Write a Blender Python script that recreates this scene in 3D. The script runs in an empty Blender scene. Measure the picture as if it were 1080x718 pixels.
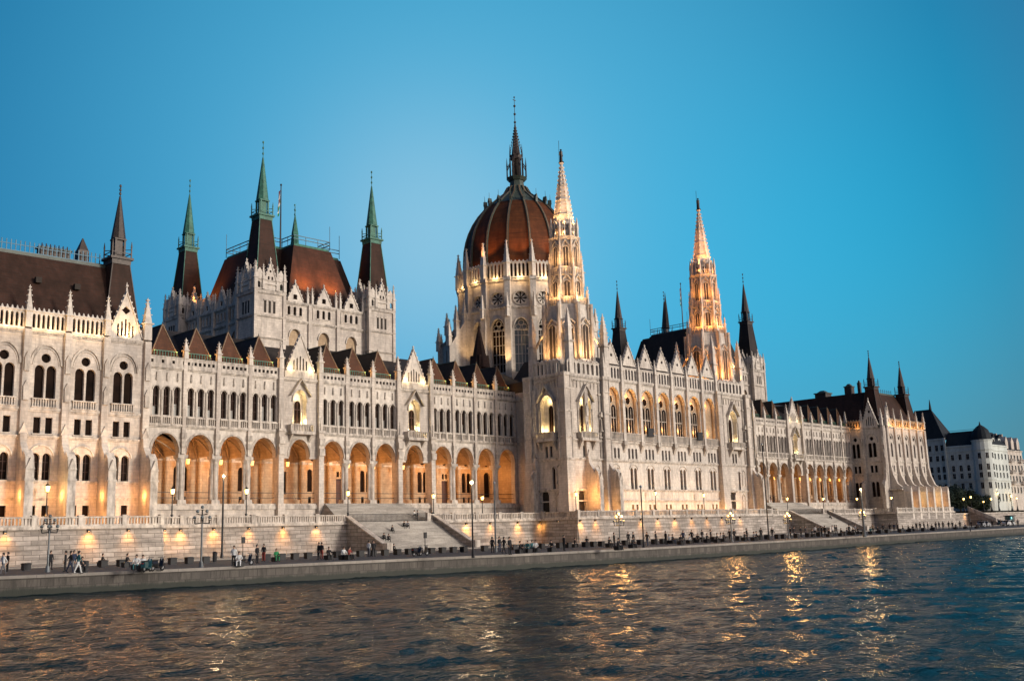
import bpy, math, random
from mathutils import Vector, Matrix
from mathutils.geometry import tessellate_polygon
random.seed(7)
S = bpy.context.scene
COL = S.collection
PI = math.pi
E = 3.6            # eye height above the water; heights below are relative to the eye
V = Vector

# ---------------------------------------------------------------- materials
MATS = {}
def nt(name):
    m = bpy.data.materials.new(name); m.use_nodes = True
    t = m.node_tree; b = t.nodes['Principled BSDF']
    MATS[name] = m
    return m, t, b
def node(t, kind, **kw):
    n = t.nodes.new(kind)
    for k, v in kw.items():
        if k in n.inputs.keys() if hasattr(n.inputs, 'keys') else False: n.inputs[k].default_value = v
        else: setattr(n, k, v)
    return n
def L(t, a, b): t.links.new(a, b)
def ramp(t, fac, stops):
    r = t.nodes.new('ShaderNodeValToRGB'); L(t, fac, r.inputs['Fac'])
    e = r.color_ramp.elements
    while len(e) < len(stops): e.new(0.5)
    for i, (p, c) in enumerate(stops):
        e[i].position = p; e[i].color = (*c, 1) if len(c) == 3 else c
    return r.outputs['Color']
def mixc(t, fac, a, b, mode='MIX'):
    m = t.nodes.new('ShaderNodeMix'); m.data_type = 'RGBA'; m.blend_type = mode
    for s, v in ((0, fac), (6, a), (7, b)):
        if hasattr(v, 'links') or hasattr(v, 'node'): L(t, v, m.inputs[s])
        else: m.inputs[s].default_value = v if s == 0 else ((*v, 1) if len(v) == 3 else v)
    return m.outputs[2]
def noise(t, scale, detail=4, vec=None, rough=.6):
    n = t.nodes.new('ShaderNodeTexNoise'); n.inputs['Scale'].default_value = scale
    n.inputs['Detail'].default_value = detail; n.inputs['Roughness'].default_value = rough
    if vec is None: vec = t.nodes.new('ShaderNodeNewGeometry').outputs['Position']
    L(t, vec, n.inputs['Vector'])
    return n.outputs['Fac']
def scaled(t, sx, sy, sz):
    g = t.nodes.new('ShaderNodeNewGeometry'); m = t.nodes.new('ShaderNodeVectorMath'); m.operation = 'MULTIPLY'
    L(t, g.outputs['Position'], m.inputs[0]); m.inputs[1].default_value = (sx, sy, sz)
    return m.outputs[0]
def wallvec(t):
    g = t.nodes.new('ShaderNodeNewGeometry'); s = t.nodes.new('ShaderNodeSeparateXYZ'); L(t, g.outputs['Position'], s.inputs[0])
    a = t.nodes.new('ShaderNodeMath'); a.operation = 'ADD'; L(t, s.outputs['X'], a.inputs[0]); L(t, s.outputs['Y'], a.inputs[1])
    c = t.nodes.new('ShaderNodeCombineXYZ'); L(t, a.outputs[0], c.inputs['X']); L(t, s.outputs['Z'], c.inputs['Y'])
    return c.outputs[0]
def bump(t, b, h, strength=.3, dist=.05):
    n = t.nodes.new('ShaderNodeBump'); n.inputs['Strength'].default_value = strength; n.inputs['Distance'].default_value = dist
    L(t, h, n.inputs['Height']); L(t, n.outputs['Normal'], b.inputs['Normal'])
def stone(name, c1, c2, mortar, bw=.95, bh=.42, stain=(.30, .26, .23), amt=.55, rough=.85, msize=.015, stripe=(.35, .35, .12), bstr=.25):
    m, t, b = nt(name)
    v = wallvec(t)
    br = t.nodes.new('ShaderNodeTexBrick'); L(t, v, br.inputs['Vector'])
    br.inputs['Color1'].default_value = (*c1, 1); br.inputs['Color2'].default_value = (*c2, 1); br.inputs['Mortar'].default_value = (*mortar, 1)
    br.inputs['Scale'].default_value = 1; br.inputs['Brick Width'].default_value = bw; br.inputs['Row Height'].default_value = bh
    br.inputs['Mortar Size'].default_value = msize; br.inputs['Mortar Smooth'].default_value = .2
    n1 = noise(t, 1, 6, scaled(t, *stripe))
    f = ramp(t, n1, [(.42, (0, 0, 0)), (.72, (amt, amt, amt))])
    c = mixc(t, f, br.outputs['Color'], stain)
    n2 = noise(t, 2.2, 5)
    c = mixc(t, .35, c, ramp(t, n2, [(.25, (.35, .35, .35)), (.75, (1.25, 1.22, 1.18))]), 'MULTIPLY')
    n3 = noise(t, 1, 3, scaled(t, .11, .11, .07)); n4 = noise(t, 1, 5, scaled(t, 2.6, 2.6, .22), .7)
    c = mixc(t, 1.0, c, ramp(t, n3, [(.35, (.86, .85, .84)), (.62, (1.10, 1.09, 1.06))]), 'MULTIPLY')
    c = mixc(t, 1.0, c, ramp(t, n4, [(.30, (.76, .74, .71)), (.44, (1, 1, 1))]), 'MULTIPLY')
    L(t, c, b.inputs['Base Color']); b.inputs['Roughness'].default_value = rough
    bump(t, b, n2, bstr, .06)
    return m
def plain(name, col, rough=.6, metal=0, var=.25, scale=3, spec=.4):
    m, t, b = nt(name)
    n = noise(t, scale, 5)
    lo = tuple(x * (1 - var) for x in col); hi = tuple(min(1, x * (1 + var)) for x in col)
    L(t, ramp(t, n, [(.3, lo), (.7, hi)]), b.inputs['Base Color'])
    b.inputs['Roughness'].default_value = rough; b.inputs['Metallic'].default_value = metal
    b.inputs['Specular IOR Level'].default_value = spec
    return m
def emit(name, col, st, base=(.8, .7, .5)):
    m, t, b = nt(name)
    b.inputs['Base Color'].default_value = (*base, 1); b.inputs['Emission Color'].default_value = (*col, 1); b.inputs['Emission Strength'].default_value = st
    return m

stone('facade_stone', (.68, .61, .535), (.58, .515, .45), (.42, .37, .32), stripe=(.75, .75, .16), amt=.75, stain=(.27, .235, .21))
stone('pale_stone', (.73, .665, .59), (.66, .60, .53), (.54, .49, .43), bw=1.2, bh=.6, stripe=(1.3, 1.3, .3), amt=.6, stain=(.27, .24, .215))
stone('trim_stone', (.66, .595, .52), (.58, .52, .455), (.5, .45, .39), stripe=(1.6, 1.6, .45), amt=.9, stain=(.17, .15, .135), msize=.005)
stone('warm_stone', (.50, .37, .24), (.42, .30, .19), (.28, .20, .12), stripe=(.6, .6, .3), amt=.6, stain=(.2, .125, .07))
stone('quay_stone', (.33, .30, .26), (.25, .23, .205), (.14, .125, .11), bw=1.15, bh=.42, stain=(.15, .13, .115), amt=.7, msize=.03, stripe=(.25, .25, 1.6), bstr=.6)
stone('wall_stone', (.52, .46, .41), (.33, .295, .26), (.15, .13, .11), bw=1.7, bh=.52, stain=(.13, .112, .096), amt=.85, msize=.035, stripe=(.22, .22, 1.9), bstr=.6)
stone('step_stone', (.46, .43, .39), (.36, .335, .30), (.26, .24, .215), bw=2.2, bh=.16, stain=(.17, .155, .14), amt=.8, msize=.02, stripe=(.25, .25, 2.4))
stone('palace_stone', (.60, .64, .61), (.57, .61, .58), (.53, .57, .54), bw=2, bh=1, stain=(.33, .34, .32), amt=.4, msize=.004)  # distant haze is put into this stone as extra whiteness
stone('quay_edge_stone', (.34, .31, .275), (.26, .24, .21), (.15, .135, .12), bw=2.5, bh=1, stain=(.2, .18, .16), amt=.6, stripe=(.4, .4, .4))

# river quay face: damp and algae-dark near the waterline
m, t, b = nt('quay_face_stone')
v = wallvec(t); br = t.nodes.new('ShaderNodeTexBrick'); L(t, v, br.inputs['Vector'])
br.inputs['Color1'].default_value = (.125, .108, .088, 1); br.inputs['Color2'].default_value = (.06, .052, .043, 1); br.inputs['Mortar'].default_value = (.05, .043, .036, 1)
br.inputs['Scale'].default_value = 1; br.inputs['Brick Width'].default_value = .62; br.inputs['Row Height'].default_value = .58; br.inputs['Mortar Size'].default_value = .03
n1 = noise(t, 1, 7, scaled(t, 1.5, 1.5, .3), .75)
c = mixc(t, ramp(t, n1, [(.44, (0, 0, 0)), (.62, (.9, .9, .9))]), br.outputs['Color'], (.04, .034, .027))
g = t.nodes.new('ShaderNodeNewGeometry'); s = t.nodes.new('ShaderNodeSeparateXYZ'); L(t, g.outputs['Position'], s.inputs[0])
n3 = noise(t, .9, 4); ad = t.nodes.new('ShaderNodeMath'); ad.operation = 'MULTIPLY_ADD'; L(t, n3, ad.inputs[0]); ad.inputs[1].default_value = -.5; L(t, s.outputs['Z'], ad.inputs[2])
c = mixc(t, ramp(t, ad.outputs[0], [(.08, (1, 1, 1)), (.3, (0, 0, 0))]), c, (.022, .026, .018))
L(t, c, b.inputs['Base Color']); b.inputs['Roughness'].default_value = .7; bump(t, b, n1, .6, .1)

def roofmat(name, lo, hi, seam=(.05, .04, .035), sc=1.3):
    m, t, b = nt(name)
    v = wallvec(t)
    br = t.nodes.new('ShaderNodeTexBrick'); L(t, v, br.inputs['Vector'])
    br.inputs['Color1'].default_value = (*hi, 1); br.inputs['Color2'].default_value = (*tuple((x + y) / 2 for x, y in zip(lo, hi)), 1); br.inputs['Mortar'].default_value = (*seam, 1)
    br.inputs['Scale'].default_value = 1; br.inputs['Brick Width'].default_value = sc; br.inputs['Row Height'].default_value = .35; br.inputs['Mortar Size'].default_value = .02
    n = noise(t, 1, 5, scaled(t, .8, .8, .25))
    c = mixc(t, ramp(t, n, [(.35, (0, 0, 0)), (.7, (.9, .9, .9))]), br.outputs['Color'], lo)
    L(t, c, b.inputs['Base Color']); b.inputs['Roughness'].default_value = .65; b.inputs['Specular IOR Level'].default_value = .15
    bump(t, b, n, .2, .05)
roofmat('roof_brown', (.026, .014, .009), (.062, .028, .018))
roofmat('dormer_copper', (.06, .027, .015), (.12, .05, .027))  # copper tone with orange lamp glow put into the colour
roofmat('roof_dark', (.022, .02, .02), (.045, .036, .032))
roofmat('roof_slate', (.012, .018, .022), (.02, .028, .034))
roofmat('dome_rust', (.055, .020, .008), (.15, .050, .017), (.04, .016, .009), 2.5)
plain('copper_green', (.045, .15, .105), .55, 0, .4, 1.5)
plain('copper_dark', (.055, .07, .055), .5, 0, .4, 2)
plain('copper_edge', (.20, .13, .075), .4, 0, .35, 2)
plain('spire_bronze', (.055, .042, .035), .5, .2, .4, 3)
plain('iron_black', (.012, .012, .014), .45, .3)
plain('rail_blue', (.05, .12, .17), .5, .2)
plain('pole_grey', (.10, .11, .115), .45, .3)
plain('bronze', (.018, .016, .015), .45, .5)
plain('asphalt', (.045, .046, .05), .8, 0, .3, .7)
plain('terrace_paving', (.30, .28, .25), .8, 0, .2, .8)
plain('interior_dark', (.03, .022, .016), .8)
plain('wood_dark', (.06, .022, .012), .6)
plain('bark', (.06, .045, .03), .9)
plain('leaf_dark', (.018, .032, .016), .7, 0, .5, 1.2)
plain('box_black', (.012, .012, .013), .6)
plain('skin', (.42, .26, .18), .6)
plain('hair', (.02, .014, .01), .7)
for nm, c in (('cloth_black', (.012, .012, .014)), ('cloth_navy', (.02, .03, .06)), ('cloth_white', (.62, .62, .60)), ('cloth_grey', (.12, .12, .13)),
              ('cloth_teal', (.03, .12, .13)), ('cloth_red', (.22, .04, .03)), ('cloth_green', (.02, .20, .07)), ('cloth_denim', (.05, .075, .13)), ('cloth_tan', (.28, .2, .13))):
    plain(nm, c, .85, 0, .15, 9)
for nm, c in (('paint_black', (.01, .01, .012)), ('paint_white', (.6, .6, .58)), ('paint_teal', (.02, .08, .09)), ('paint_silver', (.3, .31, .32)), ('paint_red', (.25, .02, .02))):
    m = plain(nm, c, .3, .2, .05); m.node_tree.nodes['Principled BSDF'].inputs['Coat Weight'].default_value = .5
plain('rubber', (.012, .012, .012), .9)
plain('flag_red', (.12, .015, .015), .8); plain('flag_white', (.5, .5, .48), .8); plain('flag_green', (.02, .2, .07), .8)
m, t, b = nt('glass_dark')
n = noise(t, .45, 3)
L(t, ramp(t, n, [(.35, (.006, .004, .003)), (.7, (.022, .012, .008))]), b.inputs['Base Color'])
b.inputs['Roughness'].default_value = .6; b.inputs['Specular IOR Level'].default_value = .02
m, t, b = nt('glass_pale'); b.inputs['Base Color'].default_value = (.13, .15, .15, 1); b.inputs['Roughness'].default_value = .3
m, t, b = nt('glass_blind'); b.inputs['Base Color'].default_value = (.33, .33, .30, 1); b.inputs['Roughness'].default_value = .7
emit('lamp_glow', (1, .55, .12), 3.4); emit('lamp_glow_white', (1, .74, .38), 5); emit('lamp_orange', (1, .40, .05), 2.2)
emit('window_lit', (1, .55, .18), 1.6); emit('kiosk_glow', (.1, .75, .8), 1.6); emit('fixture_glow', (1, .5, .12), 6)

# water
m, t, b = nt('river_water')
b.inputs['Base Color'].default_value = (.004, .020, .025, 1); b.inputs['Roughness'].default_value = .10; b.inputs['IOR'].default_value = 1.11
def rip(sx, sy, rot, det, sc):
    g = t.nodes.new('ShaderNodeNewGeometry'); mp = t.nodes.new('ShaderNodeMapping'); L(t, g.outputs['Position'], mp.inputs['Vector'])
    mp.inputs['Rotation'].default_value = (0, 0, rot); mp.inputs['Scale'].default_value = (sx, sy, 1)
    return noise(t, sc, det, mp.outputs[0], .55)
dif = t.nodes.new('ShaderNodeBsdfDiffuse'); dif.inputs['Color'].default_value = (.004, .022, .028, 1); mxs = t.nodes.new('ShaderNodeMixShader'); mxs.inputs[0].default_value = .30
L(t, b.outputs[0], mxs.inputs[1]); L(t, dif.outputs[0], mxs.inputs[2]); L(t, mxs.outputs[0], [n_ for n_ in t.nodes if n_.type == 'OUTPUT_MATERIAL'][0].inputs['Surface'])
hsum = None
for (sx, sy, rot, det, sc_, amp) in ((.8, 1.1, .5, 3, 1.9, .14), (.9, 1.2, .1, 3, 5.5, .05)):
    ht = rip(sx, sy, rot, det, sc_); ml = t.nodes.new('ShaderNodeMath'); ml.operation = 'MULTIPLY_ADD'; L(t, ht, ml.inputs[0]); ml.inputs[1].default_value = amp
    if hsum is None: ml.inputs[2].default_value = 0
    else: L(t, hsum, ml.inputs[2])
    hsum = ml.outputs[0]
bp = t.nodes.new('ShaderNodeBump'); bp.inputs['Strength'].default_value = 1; bp.inputs['Distance'].default_value = 1.0
L(t, hsum, bp.inputs['Height']); L(t, bp.outputs['Normal'], b.inputs['Normal'])

# ---------------------------------------------------------------- mesh builder
class MB:
    def __init__(s, O=(0, 0, 0), U=(1, 0, 0), N=(0, -1, 0), dz=E):
        s.v = []; s.f = []; s.m = []; s.mats = []; s.dz = dz; s.fr(O, U, N)
    def fr(s, O, U=(1, 0, 0), N=(0, -1, 0)):
        s.O = V(O); s.U = V(U).normalized(); s.N = V(N).normalized(); return s
    def P(s, u, w, z): q = s.O + s.U * u + s.N * w; return (q.x, q.y, q.z + z + s.dz)
    def mi(s, mat):
        if mat not in s.mats: s.mats.append(mat)
        return s.mats.index(mat)
    def add(s, pts, faces, mat):
        b = len(s.v); s.v += [s.P(*p) for p in pts]; k = s.mi(mat)
        for f in faces: s.f.append([b + i for i in f]); s.m.append(k)
        return s
    def box(s, u0, u1, w0, w1, z0, z1, mat):
        p = [(u, w, z) for z in (z0, z1) for w in (w0, w1) for u in (u0, u1)]
        return s.add(p, [(0, 1, 3, 2), (4, 6, 7, 5), (0, 4, 5, 1), (2, 3, 7, 6), (0, 2, 6, 4), (1, 5, 7, 3)], mat)
    def frust(s, u, w, z0, z1, r0, r1, n, mat, rot=None, cap=True):
        if rot is None: rot = PI / n
        p = [];
        for z, r in ((z0, r0), (z1, r1)):
            for i in range(n):
                a = rot + 2 * PI * i / n; p.append((u + r * math.cos(a), w + r * math.sin(a), z))
        f = [(i, (i + 1) % n, n + (i + 1) % n, n + i) for i in range(n)]
        if cap: f += [tuple(range(n))[::-1], tuple(range(n, 2 * n))]
        return s.add(p, f, mat)
    def sq(s, u, w, z0, z1, h0, h1, mat): return s.frust(u, w, z0, z1, h0 * 1.41421, h1 * 1.41421, 4, mat)
    def prism(s, poly, w0, w1, mat):            # poly in (u,z), extruded along w
        n = len(poly); p = [(a, w0, z) for a, z in poly] + [(a, w1, z) for a, z in poly]
        tri = tessellate_polygon([[V((a, z, 0)) for a, z in poly]])
        f = [tuple(x) for x in tri] + [tuple(i + n for i in x)[::-1] for x in tri] + [(i, (i + 1) % n, n + (i + 1) % n, n + i) for i in range(n)]
        return s.add(p, f, mat)
    def fin(s, poly, u0, u1, mat):              # poly in (w,z), extruded along u
        n = len(poly); p = [(u0, w, z) for w, z in poly] + [(u1, w, z) for w, z in poly]
        tri = tessellate_polygon([[V((a, z, 0)) for a, z in poly]])
        f = [tuple(x) for x in tri] + [tuple(i + n for i in x)[::-1] for x in tri] + [(i, (i + 1) % n, n + (i + 1) % n, n + i) for i in range(n)]
        return s.add(p, f, mat)
    def panel(s, outer, holes, w, depth, mat):
        polys = [outer] + holes
        flat = [q for pl in polys for q in pl]
        tri = tessellate_polygon([[V((a, z, 0)) for a, z in pl] for pl in polys])
        s.add([(a, w, z) for a, z in flat], [tuple(x) for x in tri], mat)
        for h in holes:
            n = len(h); p = [(a, w, z) for a, z in h] + [(a, w - depth, z) for a, z in h]
            s.add(p, [(i, (i + 1) % n, n + (i + 1) % n, n + i) for i in range(n)], mat)
        return s
    def strip(s, path, t, w0, w1, mat, c=None):  # moulding that follows an open path, offset outwards by t
        n = len(path); cx = sum(a for a, _ in path) / n if c is None else c[0]; cz = min(z for _, z in path) if c is None else c[1]
        out = []
        for i, (a, z) in enumerate(path):
            a0, z0 = path[max(0, i - 1)]; a1, z1 = path[min(n - 1, i + 1)]
            dx, dz = a1 - a0, z1 - z0; l = math.hypot(dx, dz) or 1; nx, nz = -dz / l, dx / l
            if nx * (a - cx) + nz * (z - cz) < 0: nx, nz = -nx, -nz
            out.append((a + nx * t, z + nz * t))
        p = [(a, w1, z) for a, z in path] + [(a, w1, z) for a, z in out] + [(a, w0, z) for a, z in out] + [(a, w0, z) for a, z in path]
        f = []
        for i in range(n - 1):
            for k in range(3): f.append((k * n + i, k * n + i + 1, (k + 1) * n + i + 1, (k + 1) * n + i))
            f.append((3 * n + i, 3 * n + i + 1, i + 1, i))
        return s.add(p, f, mat)
    def tube(s, a, b2, r, mat, n=5, r2=None):
        a = V(a); b2 = V(b2); d = (b2 - a); 
        if d.length < 1e-6: return s
        d.normalize(); x = d.orthogonal().normalized(); y = d.cross(x); r2 = r if r2 is None else r2; p = []
        for q, rr in ((a, r), (b2, r2)):
            for i in range(n):
                an = 2 * PI * i / n; p.append(tuple(q + x * rr * math.cos(an) + y * rr * math.sin(an)))
        return s.add(p, [(i, (i + 1) % n, n + (i + 1) % n, n + i) for i in range(n)] + [tuple(range(n))[::-1], tuple(range(n, 2 * n))], mat)
    def lathe(s, prof, n, mat, u=0, w=0, rot=0):
        p = []
        for r, z in prof:
            for i in range(n): a = rot + 2 * PI * i / n; p.append((u + r * math.cos(a), w + r * math.sin(a), z))
        f = [(j * n + i, j * n + (i + 1) % n, (j + 1) * n + (i + 1) % n, (j + 1) * n + i) for j in range(len(prof) - 1) for i in range(n)]
        return s.add(p, f, mat)
    def ball(s, u, w, z, r, mat, n=8, sz=1):
        return s.lathe([(r * math.sin(PI * k / 6) + 1e-4, z - sz * r * math.cos(PI * k / 6)) for k in range(7)], n, mat, u, w)
    def build(s, name, parent=None, smooth=False, label=None):
        me = bpy.data.meshes.new(name); 
        off = V((0, 0, 0))
        if parent is not None:
            q = parent; 
            while q is not None: off += q.location; q = q.parent
        me.from_pydata([tuple(V(p) - off) for p in s.v] if parent is not None else s.v, [], s.f)
        for mt in s.mats: me.materials.append(MATS[mt])
        me.polygons.foreach_set('material_index', s.m)
        if smooth: me.polygons.foreach_set('use_smooth', [True] * len(s.f))
        me.update()
        o = bpy.data.objects.new(name, me); COL.objects.link(o)
        if parent is not None: o.parent = parent
        if label: o['label'] = label
        return o
def tag(o, label=None, cat=None, group=None, kind=None):
    if label: o['label'] = label
    if cat: o['category'] = cat
    if group: o['group'] = group
    if kind: o['kind'] = kind
    return o
def empty(name, loc, label, cat, group=None, rz=0):
    o = bpy.data.objects.new(name, None); COL.objects.link(o); o.location = loc; o.rotation_euler = (0, 0, rz); o.empty_display_size = .3
    return tag(o, label, cat, group)
def copy_tree(o, parent=None):
    c = o.copy(); COL.objects.link(c)
    if parent is not None: c.parent = parent
    for ch in list(o.children): copy_tree(ch, c)
    return c
LIGHTK = [1.0]
def light(kind, loc, energy, col=(1, .62, .28), size=.25, target=None, spot=70, blend=.6):
    d = bpy.data.lights.new(kind.lower() + '_light', kind); d.energy = energy * LIGHTK[0]; d.color = col
    d.shadow_soft_size = size
    if kind == 'SPOT': d.spot_size = math.radians(spot); d.spot_blend = blend
    o = bpy.data.objects.new('lamp_light', d); COL.objects.link(o); o.location = (loc[0], loc[1], loc[2] + E)
    if target is not None:
        dr = V((target[0], target[1], target[2] + E)) - o.location
        o.rotation_euler = dr.to_track_quat('-Z', 'Y').to_euler()
    return o
ORANGE = (1, .47, .13); AMB = (1, .43, .12); WARM = (1, .62, .27); YEL = (1, .72, .32)

# ---------------------------------------------------------------- shapes
def arc(cx, z0, w, zs, zt, n=10):
    """closed outline of an arched opening: sill z0, springing zs, crown zt"""
    h = w / 2; pts = [(cx - h, z0)]
    for i in range(n + 1):
        a = PI - PI * i / n; pts.append((cx + h * math.cos(a), zs + (zt - zs) * math.sin(a)))
    pts.append((cx + h, z0)); return pts
def rect(u0, u1, z0, z1): return [(u0, z0), (u0, z1), (u1, z1), (u1, z0)]
def circ(cx, cz, r, n=12): return [(cx + r * math.cos(2 * PI * i / n), cz + r * math.sin(2 * PI * i / n)) for i in range(n)]
def pane(mb, poly, w, mat='glass_dark'):
    tri = tessellate_polygon([[V((a, z, 0)) for a, z in poly]]); mb.add([(a, w, z) for a, z in poly], [tuple(x) for x in tri], mat)
def top_path(poly): return poly[1:-1]

class Ctx: pass
def window(parent, fr, polys, w=0, depth=.35, name='window', mould=None, bars=True, glass='glass_dark', trim='trim_stone', barmat='trim_stone', sill=True, blind=0):
    """one window: glass set back in its opening, thin bars, hood moulding and sill"""
    mb = MB().fr(*fr)
    for pl in polys:
        us = [a for a, _ in pl]; zs = [z for _, z in pl]; u0, u1, z0, z1 = min(us), max(us), min(zs), max(zs)
        pane(mb, pl, w - depth + .02, glass)
        if blind and random.random() < blind:
            zz = z0 + (z1 - z0) * random.uniform(.25, .55); mb.box(u0 + .1, (u0 + u1) / 2 + .1, w - depth + .025, w - depth + .05, z0, zz, 'glass_blind')
        if bars:
            c = (u0 + u1) / 2
            mb.box(c - .03, c + .03, w - depth + .02, w - depth + .06, z0, z1 - .02, 'wood_dark')
            k = max(1, int((z1 - z0) / 1.4))
            for i in range(1, k + 1):
                zz = z0 + (z1 - z0) * i / (k + 1); mb.box(u0, u1, w - depth + .02, w - depth + .05, zz - .025, zz + .025, 'wood_dark')
    if mould is not None: mb.strip(mould, .16, w - .02, w + .13, trim)
    if sill:
        us = [a for pl in polys for a, _ in pl]; zs = [z for pl in polys for _, z in pl]
        mb.box(min(us) - .15, max(us) + .15, w - .02, w + .14, min(zs) - .16, min(zs) - .002, trim)
    return mb.build(name, parent)
def pinnacle(parent, fr, u, w, z0, z1, h=.32, mat='pale_stone', name='pinnacle'):
    mb = MB().fr(*fr); zm = z0 + (z1 - z0) * .38
    mb.sq(u, w, z0, zm, h, h * .95, mat); mb.sq(u, w, zm, zm + .14, h * 1.35, h * 1.35, mat)
    mb.sq(u, w, zm + .14, z1 - .25, h * .95, h * .16, mat)
    for k in (.35, .6, .8):                                     # crockets
        zz = zm + (z1 - zm) * k; r = h * (1.05 - k) + .06
        for a, b in ((1, 1), (1, -1), (-1, 1), (-1, -1)): mb.box(u + a * r - .05, u + a * r + .05, w + b * r - .05, w + b * r + .05, zz, zz + .13, mat)
    mb.sq(u, w, z1 - .25, z1 - .12, h * .4, h * .4, mat); mb.sq(u, w, z1 - .12, z1 + .15, h * .15, h * .05, mat)
    return mb.build(name, parent)
def gable(parent, fr, u, w, z0, zt, width, thick=.5, slots=3, hole='round', mat='pale_stone', crock=True, finial=.9, name='gable', glass='glass_dark'):
    mb = MB().fr(*fr); h = width / 2; zw = z0 + .25
    tip = [(u - h, z0), (u - h, zw), (u, zt), (u + h, zw), (u + h, z0)]
    holes = []; H = zt - z0
    if slots:
        sw = width * .5 / slots / 1.15
        for i in range(slots):
            c = u + (i - (slots - 1) / 2) * width * .56 / max(1, slots); sh = z0 + H * (.44 - .30 * abs(i - (slots - 1) / 2) / max(1, slots))
            if slots == 1: sh = z0 + H * .4
            holes.append(arc(c, z0 + .28, sw * .62, sh - .15, sh, 4))
    if hole == 'round': holes.append(circ(u, z0 + H * (.60 if slots else .42), width * .085, 8))
    if hole == 'diamond':
        r = width * .13; c = z0 + H * .62; holes.append([(u - r, c), (u, c + r), (u + r, c), (u, c - r)])
    mb.panel(tip, holes, w, .25, mat)
    for pl in holes: pane(mb, pl, w - .24, glass)
    mb.prism(tip, w - thick, w - .26, mat)
    # raking cornice
    for sgn in (-1, 1):
        mb.add([(u + sgn * h, w + .14, zw - .05), (u, w + .14, zt), (u, w + .14, zt + .3), (u + sgn * (h + .12), w + .14, zw + .05),
                (u + sgn * h, w - thick, zw - .05), (u, w - thick, zt), (u, w - thick, zt + .3), (u + sgn * (h + .12), w - thick, zw + .05)],
               [(0, 1, 2, 3), (4, 7, 6, 5), (3, 2, 6, 7), (0, 4, 5, 1), (0, 3, 7, 4)], mat)
        if crock:
            k = max(3, int(H / .7))
            for i in range(1, k):
                f = i / k; a = u + sgn * (h * (1 - f) + .12); z = zw + (zt - zw) * f + .2; mb.box(a - .09, a + .09, w - .12, w + .1, z - .05, z + .17, mat)
    mb.box(u - h - .1, u + h + .1, w - thick, w + .18, z0 - .12, z0 + .02, mat)
    mb.sq(u, w - .1, zt + .15, zt + finial * .6, .14, .06, mat); mb.sq(u, w - .1, zt + finial * .6, zt + finial * .75, .15, .15, mat); mb.sq(u, w - .1, zt + finial * .75, zt + finial, .06, .03, mat)
    return mb.build(name, parent)
def balus(mb, u0, u1, w, z0, z1, mat='trim_stone', step=.42, post=True):
    """balustrade between u0 and u1"""
    mb.box(u0, u1, w - .16, w + .16, z0, z0 + .13, mat); mb.box(u0, u1, w - .18, w + .18, z1 - .14, z1, mat)
    n = max(1, int((u1 - u0) / step))
    for i in range(n):
        c = u0 + (i + .5) * (u1 - u0) / n; mb.box(c - .075, c + .075, w - .075, w + .075, z0 + .13, z1 - .14, mat)

# ---------------------------------------------------------------- the parliament
par = empty('parliament_building', (162.8, 128, 2.05 + E), 'long pale Gothic parliament with a rust red dome and two lit stone spires', 'parliament building')
WY = 135.28; pit = 5.2
def bare(name, mb, parent, **k): return mb.build(name, parent, **k)
def mould(mb, u0, u1, z, h=.3, p=.2, mat='trim_stone', w=0):
    mb.box(u0, u1, w - .02, w + p, z - h / 2, z + h / 2, mat)
    mb.box(u0, u1, w - .02, w + p * .5, z - h / 2 - .18, z - h / 2, mat)

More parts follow.
